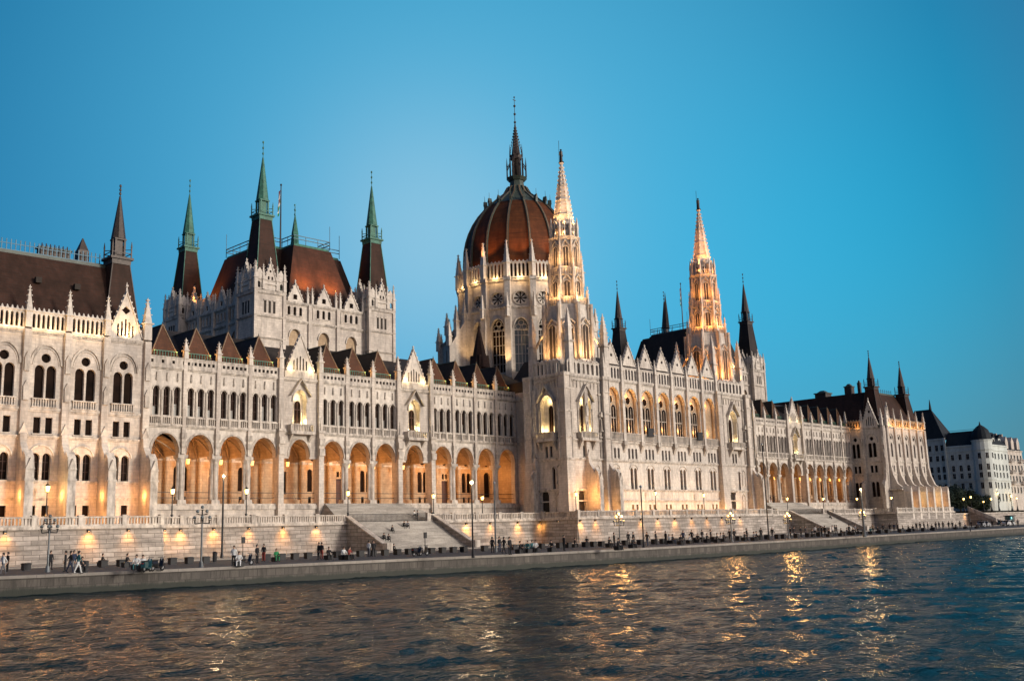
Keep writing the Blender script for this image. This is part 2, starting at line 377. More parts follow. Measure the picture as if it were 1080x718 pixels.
def wing(bays, uL, uR, lit, label, rbands):
    """bays: list of (centre, kind) with kind 'a' arcade bay or 'r' projecting bay"""
    fr = ((0, WY, 0), (1, 0, 0), (0, -1, 0))
    W = MB().fr(*fr)
    edges = []
    for i, (c, k) in enumerate(bays):
        l = uL if i == 0 else (bays[i - 1][0] + c) / 2 + (.5 if bays[i - 1][1] == 'r' and k == 'a' else (-.5 if k == 'r' and bays[i - 1][1] == 'a' else 0))
        edges.append(l)
    edges.append(uR)
    wins = []; zc = 11.9; zs = 12.2
    for i, (c, k) in enumerate(bays):
        l, r = edges[i], edges[i + 1]
        last = (r - c) > 3.2
        aw = 4.05 if k == 'a' else 3.7; zt = 14.85
        ap = arc(c, zc, aw, zs, zt, 14)
        holes = []
        if k == 'a':
            trip = [arc(c + d, 17.33, .92, 20.85, 21.4, 6) for d in (-1.56, 0, 1.56)]
            if last: trip += [arc(c + 3.6, 17.33, .8, 20.85, 21.4, 6)]
            holes += trip
        else:
            niche = arc(c, 17.1, 2.5, 20.6, 22.5, 10); holes.append(niche)
        outer = [(l, zc)] + ap + [(r, zc), (r, 24.0), (l, 24.0)]
        W.panel(outer, holes, 0, .55, 'pale_stone' if k == 'a' else 'facade_stone')
        # arch soffit and archivolt
        tp = ap[1:-1]; n = len(ap); W.add([(a, 0, z) for a, z in ap] + [(a, -.9, z) for a, z in ap], [(j, j + 1, n + j + 1, n + j) for j in range(n - 1)], 'facade_stone')
        W.strip(ap[1:-1], .28, -.02, .12, 'trim_stone', (c, zs)); W.strip(ap[1:-1], .10, -.02, .2, 'trim_stone', (c, zs))
        if k == 'a':
            for pl in trip:
                cu = (pl[0][0] + pl[-1][0]) / 2
                window(W_PARENT, fr, [pl], 0, .45, 'arched_window', top_path(pl), blind=.5)
        else:
            mb = MB().fr(*fr); nd = .95
            mb.prism  # deep lit niche: reveal, glazed door and hood
            n2 = len(niche); mb.add([(a, -.5, z) for a, z in niche] + [(a, -nd, z) for a, z in niche], [(j, (j + 1) % n2, n2 + (j + 1) % n2, n2 + j) for j in range(n2)], 'pale_stone')
            inner = arc(c + .15, 17.1, 1.2, 20.2, 20.9, 8)
            pane(mb, niche, -nd, 'pale_stone'); pane(mb, inner, -nd + .03); mb.strip(inner, .1, -nd, -nd + .12, 'trim_stone', (c + .15, 18.5))
            mb.box(c + .11, c + .19, -nd + .03, -nd + .1, 17.1, 20.8, 'wood_dark'); mb.box(c - .45, c + .75, -nd + .03, -nd + .1, 19.5, 19.6, 'wood_dark')
            mb.strip(top_path(niche), .2, -.02, .22, 'trim_stone')
            for sg in (-1, 1):                                    # hood gable
                mb.add([(c + sg * 1.75, 0, 21.5), (c, 0, 24.0), (c, 0, 24.25), (c + sg * 1.95, 0, 21.5), (c + sg * 1.75, .75, 21.5), (c, .75, 24.0), (c, .75, 24.25), (c + sg * 1.95, .75, 21.5)],
                       [(4, 5, 6, 7), (3, 2, 6, 7), (0, 4, 5, 1), (0, 3, 7, 4)], 'trim_stone')
            mb.build('niche_window', W_PARENT)
            bc = MB().fr(*fr); bc.box(c - 2.1, c + 2.1, .02, 1.15, 15.55, 15.9, 'trim_stone'); balus(bc, c - 2.1, c + 2.1, 1.0, 15.9, 17.15)
            for sg in (-1, 1):
                bc.box(c + sg * 2.1 - .1, c + sg * 2.1 + .1, .02, 1.1, 15.9, 17.0, 'trim_stone'); bc.fin([(.02, 15.55), (.9, 15.55), (.02, 14.4)], c + sg * 1.7 - .15, c + sg * 1.7 + .15, 'trim_stone')
            bc.build('balcony', W_PARENT)
            for sg in (-1, 1): light('POINT', (c + sg * .85, WY + .2, 17.6), 150 * lit, YEL, .08)
            light('POINT', (c, WY + .3, 21.4), 70 * lit, YEL, .08)
            gable(W_PARENT, fr, c, .1, 25.3, 31.0, 5.0, slots=5, hole=None)
            for sg in (-1, 1): light('POINT', (c + sg * 1.9, WY - .75, 25.7), 90 * lit, YEL, .08)
            mp = MB().fr(*fr); 
            mp.box(c - 2.9, c + 2.9, -.02, .35, 24.3, 25.3, 'trim_stone'); mp.build('parapet', W_PARENT)
        # window-level balustrade
        if k == 'a':
            bl = MB().fr(*fr); a0, a1 = l + .4, r - .4
            bl.box(a0, a1, .0, .32, 15.95, 16.15, 'trim_stone'); bl.box(a0, a1, .02, .36, 17.0, 17.2, 'trim_stone'); nn = int((a1 - a0) / .3)
            for q in range(nn): cc = a0 + (q + .5) * (a1 - a0) / nn; bl.box(cc - .06, cc + .06, .1, .28, 16.15, 17.0, 'trim_stone')
            for d in (-.78, .78): bl.box(c + d - .16, c + d + .16, .0, .4, 15.95, 17.25, 'trim_stone'); 
            for d in (-.78, .78): bl.frust(c + d, .12, 17.2, 20.9, .13, .13, 6, 'trim_stone')
            bl.build('balustrade', W_PARENT)
            for d in (-1.56, 0, 1.56):
                st = MB().fr(*fr); st.frust(c + d, .12, 22.1, 22.35, .05, .17, 6, 'trim_stone'); st.frust(c + d, .12, 22.35, 23.1, .13, .10, 6, 'trim_stone'); st.ball(c + d, .12, 23.22, .12, 'trim_stone', 6); st.build('relief_figure', W_PARENT)
            # pierced parapet
            hs = [rect(c + (q - 2.5) * (r - l - 1.0) / 6 - .2, c + (q - 2.5) * (r - l - 1.0) / 6 + .2, 24.62, 25.05) for q in range(6)] if not last else [rect(l + .9 + q * .8, l + 1.3 + q * .8, 24.62, 25.05) for q in range(int((r - l - 1) / .8))]
            pp = MB().fr(*fr); e0, e1 = l + .3, r - .3
            pp.box(e0, e1, -.08, .22, 24.2, 24.6, 'trim_stone'); pp.box(e0, e1, -.08, .22, 25.06, 25.45, 'trim_stone'); pp.box(e0, e1, -.12, .3, 25.45, 25.58, 'trim_stone')
            xs = [e0] + [v_ for h in hs for v_ in (h[0][0], h[2][0])] + [e1]
            for q in range(0, len(xs) - 1, 2):
                if xs[q + 1] > xs[q]: pp.box(xs[q], xs[q + 1], -.08, .22, 24.6, 25.06, 'trim_stone')
            pp.box(e0, e1, -.3, -.2, 24.2, 25.4, 'roof_dark')
            pp.build('parapet', W_PARENT)
            # dormer roof
            dm = MB().fr(*fr); bz = 25.9; az = 30.5; hw = 2.05
            dm.add([(c - hw, -1.0, bz), (c + hw, -1.0, bz), (c, -2.0, az), (c, -9.5, az), (c - hw, -6.5, bz), (c + hw, -6.5, bz)], [(0, 1, 2)], 'dormer_copper')
            dm.add([(c - hw, -1.0, bz), (c + hw, -1.0, bz), (c, -2.0, az), (c, -9.5, az), (c - hw, -6.5, bz), (c + hw, -6.5, bz)], [(1, 5, 3, 2), (0, 2, 3, 4)], 'roof_dark')
            for sg in (-1, 1): dm.tube((c + sg * hw, -1.0, bz), (c, -1.98, az + .05), .11, 'copper_edge', 5)
            dm.tube((c, -2, az), (c, -9.5, az), .1, 'copper_dark', 5); dm.frust(c, -2, az, az + .5, .1, .02, 5, 'copper_dark')
            nn = 9
            dm.box(c - 1.8, c + 1.8, -.75, -.68, bz + .55, bz + .65, 'copper_green')
            for q in range(nn): cc = c - 1.7 + q * 3.4 / (nn - 1); dm.box(cc - .04, cc + .04, -.75, -.69, bz - .4, bz + .6, 'copper_green')
            dm.build('dormer_roof', W_PARENT)
            if lit > .5:
                light('POINT', (c + 1.7, WY + .55, 26.5), 42 * lit, ORANGE, .2); light('POINT', (c - 1.7, WY + .55, 26.5), 30 * lit, ORANGE, .2)
        # blank wall of the floor plinth
        # arcade back wall with doorway or twin windows
        inn = MB().fr(*fr); d0, d1 = -.9, -5.4; 
        hs = []
        if k == 'a':
            kindb = i % 4
            if kindb == 2: hs = [rect(c - .75, c + .75, 5.2, 9.3), rect(c - .65, c - .1, 9.6, 10.5), rect(c + .1, c + .65, 9.6, 10.5)]
            elif kindb in (1, 3): hs = [arc(c - .62, 7.2, .95, 10.2, 10.8, 5), arc(c + .62, 7.2, .95, 10.2, 10.8, 5), rect(c - .9, c - .35, 5.4, 6.4), rect(c + .35, c + .9, 5.4, 6.4)]
            else: hs = [arc(c, 6.4, 1.5, 10.2, 11.0, 8)]
            hs.append(circ(c, 12.6, .62, 12))
        else: hs = [arc(c + .9, 6.8, .7, 10.0, 10.4, 5)]
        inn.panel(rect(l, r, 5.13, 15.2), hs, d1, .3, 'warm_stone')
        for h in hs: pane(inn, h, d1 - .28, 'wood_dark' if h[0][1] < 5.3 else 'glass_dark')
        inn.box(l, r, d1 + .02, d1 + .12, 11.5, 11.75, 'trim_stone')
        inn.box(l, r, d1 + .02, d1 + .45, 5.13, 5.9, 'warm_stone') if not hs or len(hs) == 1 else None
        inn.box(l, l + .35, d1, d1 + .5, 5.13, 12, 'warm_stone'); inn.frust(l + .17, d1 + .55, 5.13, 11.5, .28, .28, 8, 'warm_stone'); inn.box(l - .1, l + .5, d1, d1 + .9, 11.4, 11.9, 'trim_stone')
        for zz in (6.0, 6.75): inn.box(l + .3, r - .3, -.55, -.5, zz - .04, zz + .04, 'iron_black')
        # vault
        nv = 10
        for s0 in range(nv):
            a0 = PI * s0 / nv; a1 = PI * (s0 + 1) / nv; hh = (r - l) / 2; cc = (l + r) / 2
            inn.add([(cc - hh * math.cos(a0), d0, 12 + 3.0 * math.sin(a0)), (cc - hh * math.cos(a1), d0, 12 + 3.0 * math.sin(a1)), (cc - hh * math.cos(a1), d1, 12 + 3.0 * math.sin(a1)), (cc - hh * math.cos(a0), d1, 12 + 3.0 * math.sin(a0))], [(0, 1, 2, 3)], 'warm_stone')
        for s0 in range(nv):                                      # diagonal vault ribs
            f0, f1 = s0 / nv, (s0 + 1) / nv; hh = (r - l) / 2; cc = (l + r) / 2
            for sgn in (-1, 1):
                q0 = (cc - hh + 2 * hh * f0, d0 + (d1 - d0) * (f0 if sgn > 0 else 1 - f0), 11.9 + 2.9 * math.sin(PI * f0)); q1 = (cc - hh + 2 * hh * f1, d0 + (d1 - d0) * (f1 if sgn > 0 else 1 - f1), 11.9 + 2.9 * math.sin(PI * f1))
                inn.tube(q0, q1, .1, 'warm_stone', 4)
        inn.box(l, r, d1, 0.3, 4.9, 5.13, 'trim_stone')
        inn.build('arcade_bay', W_PARENT)
        light('POINT', (c - .3, WY + 3.2, 10.9), 300 * rbands * random.uniform(.65, 1.3), AMB, .5)
        light('POINT', (c + .4, WY + 2.0, 7.2), 55 * rbands, AMB, .5)
        ln = MB().fr(*fr); ln.frust(c - .3, -2.7, 10.9, 11.6, .2, .28, 6, 'lamp_orange'); ln.frust(c - .3, -2.7, 11.6, 11.85, .33, .05, 6, 'iron_black'); ln.tube((c - .3, -2.7, 11.8), (c - .3, -2.7, 14.9), .03, 'iron_black', 4)
        ln.build('arcade_lantern', W_PARENT)
    # masonry between the bays
    for i, l in enumerate(edges[:-1]):
        if i == 0: continue
        k0, k1 = bays[i - 1][1], bays[i][1]
        if k0 == 'a' and k1 == 'a':
            cm = MB().fr(*fr)
            cm.sq(l, -.45, 5.13, 5.7, .68, .62, 'trim_stone')
            for a, b in ((0, 0), (.33, 0), (-.33, 0), (0, .33), (0, -.33)): cm.frust(l + a, -.45 + b, 5.7, 10.9, .32 if a or b else .42, .32 if a or b else .42, 8, 'trim_stone')
            cm.frust(l, -.45, 10.9, 11.45, .62, .85, 8, 'trim_stone'); cm.sq(l, -.45, 11.45, 11.9, .72, .74, 'trim_stone')
            cm.build('column', W_PARENT)
            pl = MB().fr(*fr); pl.box(l - .28, l + .28, -.02, .35, 12.0, 25.5, 'facade_stone')
            for z in (13.0, 14.2): pl.box(l - .36, l + .36, .0, .5, z, z + .8, 'trim_stone')
            pl.build('pilaster', W_PARENT); pinnacle(W_PARENT, fr, l, .15, 25.5, 28.4)
        else:
            pr = MB().fr(*fr); pr.box(l - .45, l + .45, -1.0, .75, 5.13, 16.0, 'facade_stone'); pr.box(l - .6, l + .6, -1.0, .95, 2.05, 5.13, 'facade_stone'); pr.box(l - .4, l + .4, -.1, .6, 16.0, 25.5, 'facade_stone')
            for z in (12.4, 14.0): pr.box(l - .5, l + .5, .7, 1.0, z, z + 1.1, 'trim_stone')
            pr.box(l - .6, l + .6, .0, .95, 15.9, 16.3, 'trim_stone'); pr.sq(l, .6, 16.3, 18.5, .22, .04, 'trim_stone')
            pr.build('buttress', W_PARENT); pinnacle(W_PARENT, fr, l, .25, 25.5, 29.6, .38)
    W.box(uL + .01, uL + .6, -1.0, -.01, 4.9, 11.95, 'facade_stone'); W.box(uR - .7, uR - .01, -1.0, -.01, 4.9, 11.95, 'facade_stone')
    mould(W, uL, uR, 15.95, .3, .3); mould(W, uL, uR, 24.1, .35, .3)
    W.box(uL, uR, -1.5, .25, 2.0, 4.9, 'facade_stone'); W.box(uL, uR, -1.5, .5, 4.3, 4.9, 'trim_stone'); W.box(uL, uR, -1.5, .7, 2.0, 2.9, 'facade_stone')
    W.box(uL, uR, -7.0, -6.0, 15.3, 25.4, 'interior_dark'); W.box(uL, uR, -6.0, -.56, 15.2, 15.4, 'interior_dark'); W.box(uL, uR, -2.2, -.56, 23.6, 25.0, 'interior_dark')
    W_PARENT['tmp'] = 1
    for uu in (uL + .02, uR - .02): W.box(uu - .2, uu + .2, -6.0, -.02, 4.9, 15.3, 'warm_stone')
    # main roof behind the dormers
    rf = MB().fr(*fr); rf.add([(uL, -1.2, 25.4), (uR, -1.2, 25.4), (uR, -10.5, 31.6), (uL, -10.5, 31.6), (uR, -18, 31.6), (uL, -18, 31.6)], [(0, 1, 2, 3), (3, 2, 4, 5)], 'roof_dark')
    rf.build('roof', W_PARENT)
    W.fr((0, 0, 0)); return W
def part_empty_mesh(name, loc, label=None):
    """a part whose own mesh is filled in afterwards"""
    me = bpy.data.meshes.new(name); o = bpy.data.objects.new(name, me); COL.objects.link(o); o.parent = par
    if label: o['label'] = label
    return o
def fill(o, mb):
    off = par.location; me = o.data
    me.from_pydata([tuple(V(p) - off) for p in mb.v], [], mb.f)
    for mt in mb.mats: me.materials.append(MATS[mt])
    me.polygons.foreach_set('material_index', mb.m); me.update()
    if 'tmp' in o: del o['tmp']
q_ = 6.185
u1 = 111.8; u2 = 236.5
baysL = [(u1 - 3 * q_ - 6 * pit, 'a'), (u1 - 3 * q_ - 5 * pit, 'a'), (u1 - 3 * q_ - 4 * pit, 'a'), (u1 - 3 * q_ - 3 * pit, 'a'), (u1 - 3 * q_ - 2 * pit, 'a'), (u1 - 2 * q_ - 2 * pit, 'r'), (u1 - q_ - 2 * pit, 'a'), (u1 - q_ - pit, 'a'), (u1 - q_, 'a'), (u1, 'r'), (u1 + q_, 'a'), (u1 + q_ + pit, 'a'), (u1 + q_ + 2 * pit, 'a'), (u1 + q_ + 3 * pit, 'a')]
baysL = baysL[1:]
W_PARENT = part_empty_mesh('wing', None, 'near arcaded wing between the left pavilion and the twin-spired centre')
fill(W_PARENT, wing(baysL, 59.3, 136.3, 1.0, '', 1.0))
baysR = [(u2 - 2 * q_ - 2 * pit, 'r'), (u2 - q_ - 2 * pit, 'a'), (u2 - q_ - pit, 'a'), (u2 - q_, 'a'), (u2, 'r')] + [(u2 + q_ + k * pit, 'a') for k in range(5)]
W_PARENT = part_empty_mesh('wing', None, 'far arcaded wing, greyer and dimmer, right of the twin-spired centre')
fill(W_PARENT, wing(baysR, 205.0, 266.2, .35, '', .55))

# ---- spire (metal-clad pyramid with lantern and needle)
def spire(parent, fr, u, w, z0, zc, zl, zn, zt, h0, h1, h2, body, green, name='spire'):
    mb = MB().fr(*fr)
    k = (z0 + zc) / 2; mb.sq(u, w, z0, k, h0, (h0 * .44 + h1 * .56), body); mb.sq(u, w, k, zc - .8, (h0 * .44 + h1 * .56), h1, body)
    for a, b in ((1, 1), (1, -1), (-1, 1), (-1, -1)): mb.tube((u + a * h0, w + b * h0, z0), (u + a * h1, w + b * h1, zc - .8), .09, green, 4)
    mb.sq(u, w, zc - .8, zc - .15, h1 * 1.08, h1 * 1.12, green); mb.sq(u, w, zc - .15, zc + .15, h1 * 1.32, h1 * 1.32, green)
    for a, b in ((1, 1), (1, -1), (-1, 1), (-1, -1)):
        mb.box(u + a * h1 * 1.1 - .07, u + a * h1 * 1.1 + .07, w + b * h1 * 1.1 - .07, w + b * h1 * 1.1 + .07, zc, zc + 1.6, green)
        mb.sq(u + a * h1 * 1.1, w + b * h1 * 1.1, zc + 1.6, zc + 2.4, .09, .02, green)
        mb.box(u + a * h2 * .8 - .12, u + a * h2 * .8 + .12, w + b * h2 * .8 - .12, w + b * h2 * .8 + .12, zc, zl, green)
        mb.tube((u + a * h1 * 1.1, w + b * h1 * 1.1, zc + 1.3), (u + a * h2 * .8, w + b * h2 * .8, zc + 1.3), .06, green, 4)
    for s in (-1, 1):
        mb.box(u - h1 * 1.1, u + h1 * 1.1, w + s * h1 * 1.1 - .04, w + s * h1 * 1.1 + .04, zc + .7, zc + .8, green); mb.box(u + s * h1 * 1.1 - .04, u + s * h1 * 1.1 + .04, w - h1 * 1.1, w + h1 * 1.1, zc + .7, zc + .8, green)
    mb.sq(u, w, zc, zl, h2 * .62, h2 * .62, green)
    mb.sq(u, w, zl - .2, zl, h2 * 1.05, h2 * 1.05, green); mb.frust(u, w, zl, zn, h2 * 1.25, .12, 8, green)
    mb.frust(u, w, zn, zt, .06, .04, 5, green)
    for f in (.25, .6, .95): mb.ball(u, w, zn + (zt - zn) * f, .17, green, 6, 1.4)
    for s in ((0, 1), (1, 0), (0, -1), (-1, 0)):                  # gablets at the foot of the needle
        mb.add([(u + s[0] * h2 * 1.05 - s[1] * h2 * .6, w + s[1] * h2 * 1.05 + s[0] * h2 * .6, zl), (u + s[0] * h2 * 1.05 + s[1] * h2 * .6, w + s[1] * h2 * 1.05 - s[0] * h2 * .6, zl), (u + s[0] * h2 * .8, w + s[1] * h2 * .8, zl + 1.7), (u, w, zl + 1.2)], [(0, 1, 2), (0, 2, 3), (1, 3, 2)], green)
    return mb.build(name, parent)

FR = lambda Y: ((0, Y, 0), (1, 0, 0), (0, -1, 0))
FL = lambda X: ((X, 0, 0), (0, -1, 0), (-1, 0, 0))   # faces -X ; u = -Y

def gallery(parent, fr, u0, u1, z0, z1, n, glow=0, w=.1, crown=True, mat='pale_stone', name='gallery'):
    """pierced gallery parapet with pointed crown"""
    mb = MB().fr(*fr); st = (u1 - u0) / n; hs = [arc(u0 + (i + .5) * st, z0 + .2, st * .58, z1 - 1.0, z1 - .75, 4) for i in range(n)]
    mb.panel(rect(u0, u1, z0, z1 - .5), hs, w, .3, mat)
    for h in hs: pane(mb, h, w - .55, 'interior_dark')
    mb.box(u0, u1, w - .02, w + .15, z0 - .1, z0 + .15, mat); mb.box(u0, u1, w - .35, w + .1, z1 - .55, z1 - .4, mat)
    if crown:
        for i in range(n): c = u0 + (i + .5) * st; mb.sq(c, w - .12, z1 - .4, z1, st * .28, .04, mat)
    return mb.build(name, parent)

def fins(parent, fr, u, z_hi=12.6, out=3.3, base=1.0, name='buttress', zt=9.7, hw=.48):
    mb = MB().fr(*fr)
    mb.fin([(.0, base), (.0, z_hi + 1.2), (.55, z_hi + .8), (.75, z_hi), (.9, 11.6), (out - 1.0, 9.6), (out - 1.0, base)], u - hw * .8, u + hw * .8, 'facade_stone')
    mb.box(u - hw, u + hw, out - 1.0, out, base, zt - 1.2, 'trim_stone'); mb.box(u - hw - .08, u + hw + .08, out - 1.05, out + .08, 7.2, 7.45, 'trim_stone')
    mb.fin([(out - 1.0, zt - 1.2), (out + .02, zt - 1.2), (out - .3, zt + .2), (out - 1.0, zt + 1.0)], u - hw, u + hw, 'trim_stone')
    mb.prism([(u - hw - .05, zt - 1.2), (u, zt + .1), (u + hw + .05, zt - 1.2)], out - .5, out + .1, 'trim_stone')
    mb.box(u - .42, u + .42, -.02, .5, z_hi, 25.0, 'facade_stone'); mb.prism([(u - .5, z_hi + .1), (u, z_hi + 1.4), (u + .5, z_hi + .1)], .3, .7, 'trim_stone')
    for z in (16.6, 20.0): mb.box(u - .3, u + .3, .5, .72, z, z + 1.5, 'trim_stone'); mb.prism([(u - .35, z + 1.5), (u, z + 2.3), (u + .35, z + 1.5)], .4, .72, 'trim_stone')
    return mb.build(name, parent)

def pav_bay(P, W, fr, c, half, glow, gab=False, gallery_n=7):
    hs = []; l, r = c - half, c + half
    twin = [arc(c + d, 17.0, 1.12, 20.3, 20.9, 7) for d in (-.68, .68)]; oc = circ(c, 21.75, .56, 12)
    tw2 = [arc(c + d, 7.45, .95, 10.1, 10.6, 6) for d in (-.64, .64)]
    sq2 = [rect(c + d - .4, c + d + .4, 12.85, 14.75) for d in (-.68, .68)]
    bs = [rect(c + d - .4, c + d + .4, 3.3, 4.55) for d in (-.75, .75)]
    W.panel(rect(l, r, 1.0, 25.0), twin + [oc] + tw2 + sq2 + bs, 0, .5, 'facade_stone')
    big = arc(c, 17.0, 3.3, 20.9, 23.2, 12)
    W.strip(top_path(big), .22, -.02, .2, 'trim_stone'); W.strip(top_path(arc(c, 17, 2.9, 20.9, 22.9, 12)), .1, -.02, .1, 'trim_stone')
    W.strip(top_path(arc(c, 7.4, 2.6, 10.2, 11.4, 10)), .18, -.02, .14, 'trim_stone')
    window(P, fr, twin + [oc], 0, .45, 'tracery_window', sill=False, bars=False)
    window(P, fr, tw2, 0, .45, 'arched_window'); window(P, fr, sq2, 0, .4, 'square_window', bars=False)
    mb = MB().fr(*fr)
    for pl in bs: pane(mb, pl, -.3)
    mb.build('basement_window', P)
    bl = MB().fr(*fr); balus(bl, c - 1.5, c + 1.5, .16, 15.85, 16.95, step=.3); bl.build('balustrade', P)
    for z, h in ((15.7, .3), (12.5, .2), (7.3, .18), (5.4, .15), (24.9, .35)): mould(W, l, r, z, h, .22)
    if gab:
        gable(P, fr, c, .1, 25.1, 31.0, 4.3, slots=5, hole='diamond', finial=1.4)
        light('SPOT', (fr[0][0] + fr[1][0] * c + fr[2][0] * 1.1, fr[0][1] + fr[1][1] * c + fr[2][1] * 1.1, 25.0), 1100 * glow, WARM, .1, (fr[0][0] + fr[1][0] * c, fr[0][1] + fr[1][1] * c, 28), 120)
    else:
        gallery(P, fr, l + .4, r - .4, 25.05, 27.7, gallery_n)
        for d in (-1.2, 0, 1.2):
            light('POINT', (fr[0][0] + fr[1][0] * (c + d) + fr[2][0] * .8, fr[0][1] + fr[1][1] * (c + d) + fr[2][1] * .8, 25.35), 50 * glow, WARM, .08)
def glowpts(fr, us, w, z, e, col=ORANGE, size=.15):
    for u in us: light('POINT', tuple(fr[0][i] + fr[1][i] * u + fr[2][i] * w for i in range(2)) + (z,), e, col, size)

def cresting(mb, u0, u1, w, z, step=.8, h=1.0, mat='rail_blue'):
    mb.box(u0, u1, w - .04, w + .04, z + h * .6, z + h * .6 + .08, mat); mb.box(u0, u1, w - .04, w + .04, z + .1, z + .18, mat)
    n = max(1, int((u1 - u0) / step))
    for i in range(n + 1): c = u0 + (u1 - u0) * i / n; mb.box(c - .05, c + .05, w - .05, w + .05, z, z + h, mat)

# left pavilion
PY = 124.0
P1 = part_empty_mesh('pavilion', None, 'near end pavilion at the left edge, warmly lit between its buttresses')
W = MB().fr(*FR(PY)); fr = FR(PY)
cs = [55.85 - 4.72 * k for k in range(8)]
for k, c in enumerate(cs):
    pav_bay(P1, W, fr, c, 2.36, .9, gab=(k == 0))
W.box(58.2, 59.3, -12, .0, 1.0, 25.2, 'facade_stone')
W.box(18, 59.3, -12, -.56, 24.6, 25.6, 'roof_dark'); W.box(19.6, 20.6, -12, -.02, 1.0, 25.0, 'facade_stone')
fill(P1, W)
for k, c in enumerate(cs):
    fins(P1, fr, c - 2.36); pinnacle(P1, fr, c - 2.36, .15, 25.2, 30.2, .36)
fins(P1, fr, 58.75); pinnacle(P1, fr, 58.6, .15, 25.2, 30.6, .5)
glowpts(fr, [c - 2.36 - .95 for c in cs] + [58.75 - .95], 1.7, 5.6, 120, (1, .42, .11))
glowpts(fr, cs, 2.3, 3.4, 190, (1, .42, .11), .3)
for c in cs: light('SPOT', (c, PY - 3.0, 7.0), 1500, (1, .55, .24), .3, (c, PY, 19), 75)
rf = MB().fr(*FR(PY))
rf.add([(19.8, -.9, 25.6), (59.0, -.9, 25.6), (57.2, -6.0, 35.6), (19.8, -6.0, 35.6)], [(0, 1, 2, 3)], 'roof_brown')
rf.add([(59.0, -.9, 25.6), (59.0, -48, 25.6), (57.2, -44, 35.6), (57.2, -6.0, 35.6)], [(0, 1, 2, 3)], 'roof_dark')
rf.add([(19.8, -6, 35.6), (57.2, -6, 35.6), (57.2, -44, 35.6), (19.8, -44, 35.6)], [(0, 1, 2, 3)], 'roof_dark')
rf.box(19.8, 57.2, -6.2, -5.9, 35.3, 35.8, 'copper_dark'); rf.box(19.8, 59, -1.35, -1.1, 26.9, 27.05, 'copper_dark')
for u, z in ((35.5, 30.5), (40.5, 30.5), (46.3, 31.6), (51.0, 31.4)): rf.box(u - .35, u + .35, -(z - 25.6) * .51 - .9, -(z - 25.6) * .51 - .3, z, z + .7, 'interior_dark')
rf.build('roof', P1)
cr = MB().fr(*FR(PY)); cresting(cr, 20, 56, -6.3, 35.8, .55, 1.5); cr.build('roof_cresting', P1)
ch = MB().fr(*FR(PY)); ch.box(47.5, 51.3, -8, -6.8, 35.4, 37.0, 'spire_bronze'); ch.box(47.3, 51.5, -8.1, -6.7, 37.0, 37.2, 'copper_dark')
for i in range(7): ch.frust(47.9 + i * .53, -7.4, 37.2, 37.8, .11, .06, 6, 'spire_bronze')
ch.build('chimney', P1)
ch = MB().fr(*FR(PY)); ch.sq(53.0, -7.4, 35.4, 37.6, .7, .65, 'spire_bronze'); ch.sq(53.0, -7.4, 37.6, 39.3, .6, .06, 'spire_bronze'); ch.build('chimney', P1)
spire(P1, FR(PY), 56.7, -5.0, 25.8, 36.5, 39.3, 45.2, 46.7, 2.4, 1.15, .75, 'roof_brown', 'spire_bronze')

# right pavilion (river side Y 125.5, south side X 266.3)
P2 = part_empty_mesh('pavilion', None, 'far end pavilion with twin dark spires and sloping buttress feet')
W = MB()
PY2 = 125.5; fr = FR(PY2); W.fr(*fr)
for k, c in enumerate([269.9 + 4.65 * k for k in range(5)]):
    l, r = c - 2.325, c + 2.325; low = arc(c, 2.9, 2.6, 6.6, 8.0, 8)
    w1 = arc(c, 16.9, .95, 20.0, 20.7, 6); oc = circ(c, 22.0, .5, 10); sm = [rect(c + d - .32, c + d + .32, 12.9, 14.6) for d in (-.5, .5)]
    W.panel(rect(l, r, 1.0, 25.0), [w1, oc] + sm, 0, .5, 'facade_stone')
    W.strip(top_path(arc(c, 17, 2.4, 20.4, 23.0, 10)), .2, -.02, .2, 'trim_stone')
    window(P2, fr, [w1, oc], 0, .45, 'tracery_window', sill=False, bars=False); window(P2, fr, sm, 0, .4, 'square_window', bars=False)
    gallery(P2, fr, l + .3, r - .3, 25.05, 27.4, 4, mat='warm_stone')
    glowpts(fr, [c - 1.1, c + 1.1], .8, 25.4, 75, ORANGE, .08)
    glowpts(fr, [c], 2.2, 4.0, 240, ORANGE, .3)
    for z, h in ((15.7, .3), (12.2, .2), (24.9, .35)): mould(W, l, r, z, h, .22)
for k in range(6):
    u = 267.6 + 4.65 * k
    mb = MB().fr(*fr); mb.fin([(0, .8), (0, 24.8), (.45, 24.8), (.55, 14.5), (.95, 12.0), (1.9, 9.6), (3.4, 8.4), (3.4, .8)], u - .42, u + .42, 'facade_stone')
    mb.box(u - .5, u + .5, 3.4, 5.3, 1.0, 7.4, 'pale_stone'); mb.box(u - .5, u + .5, 4.5, 5.3, -2.2, 1.0, 'pale_stone'); mb.prism([(u - .55, 7.4), (u, 8.9), (u + .55, 7.4)], 3.3, 5.35, 'pale_stone'); mb.build('buttress', P2)
    pinnacle(P2, fr, u, .2, 25.1, 30.0, .34)
W.box(266.3, 291.2, .02, 3.4, 7.9, 8.25, 'trim_stone')
W.box(266.3, 290.8, -20, -.56, 24.5, 25.4, 'roof_dark')
fl = FL(266.3)
W.fr(*fl)
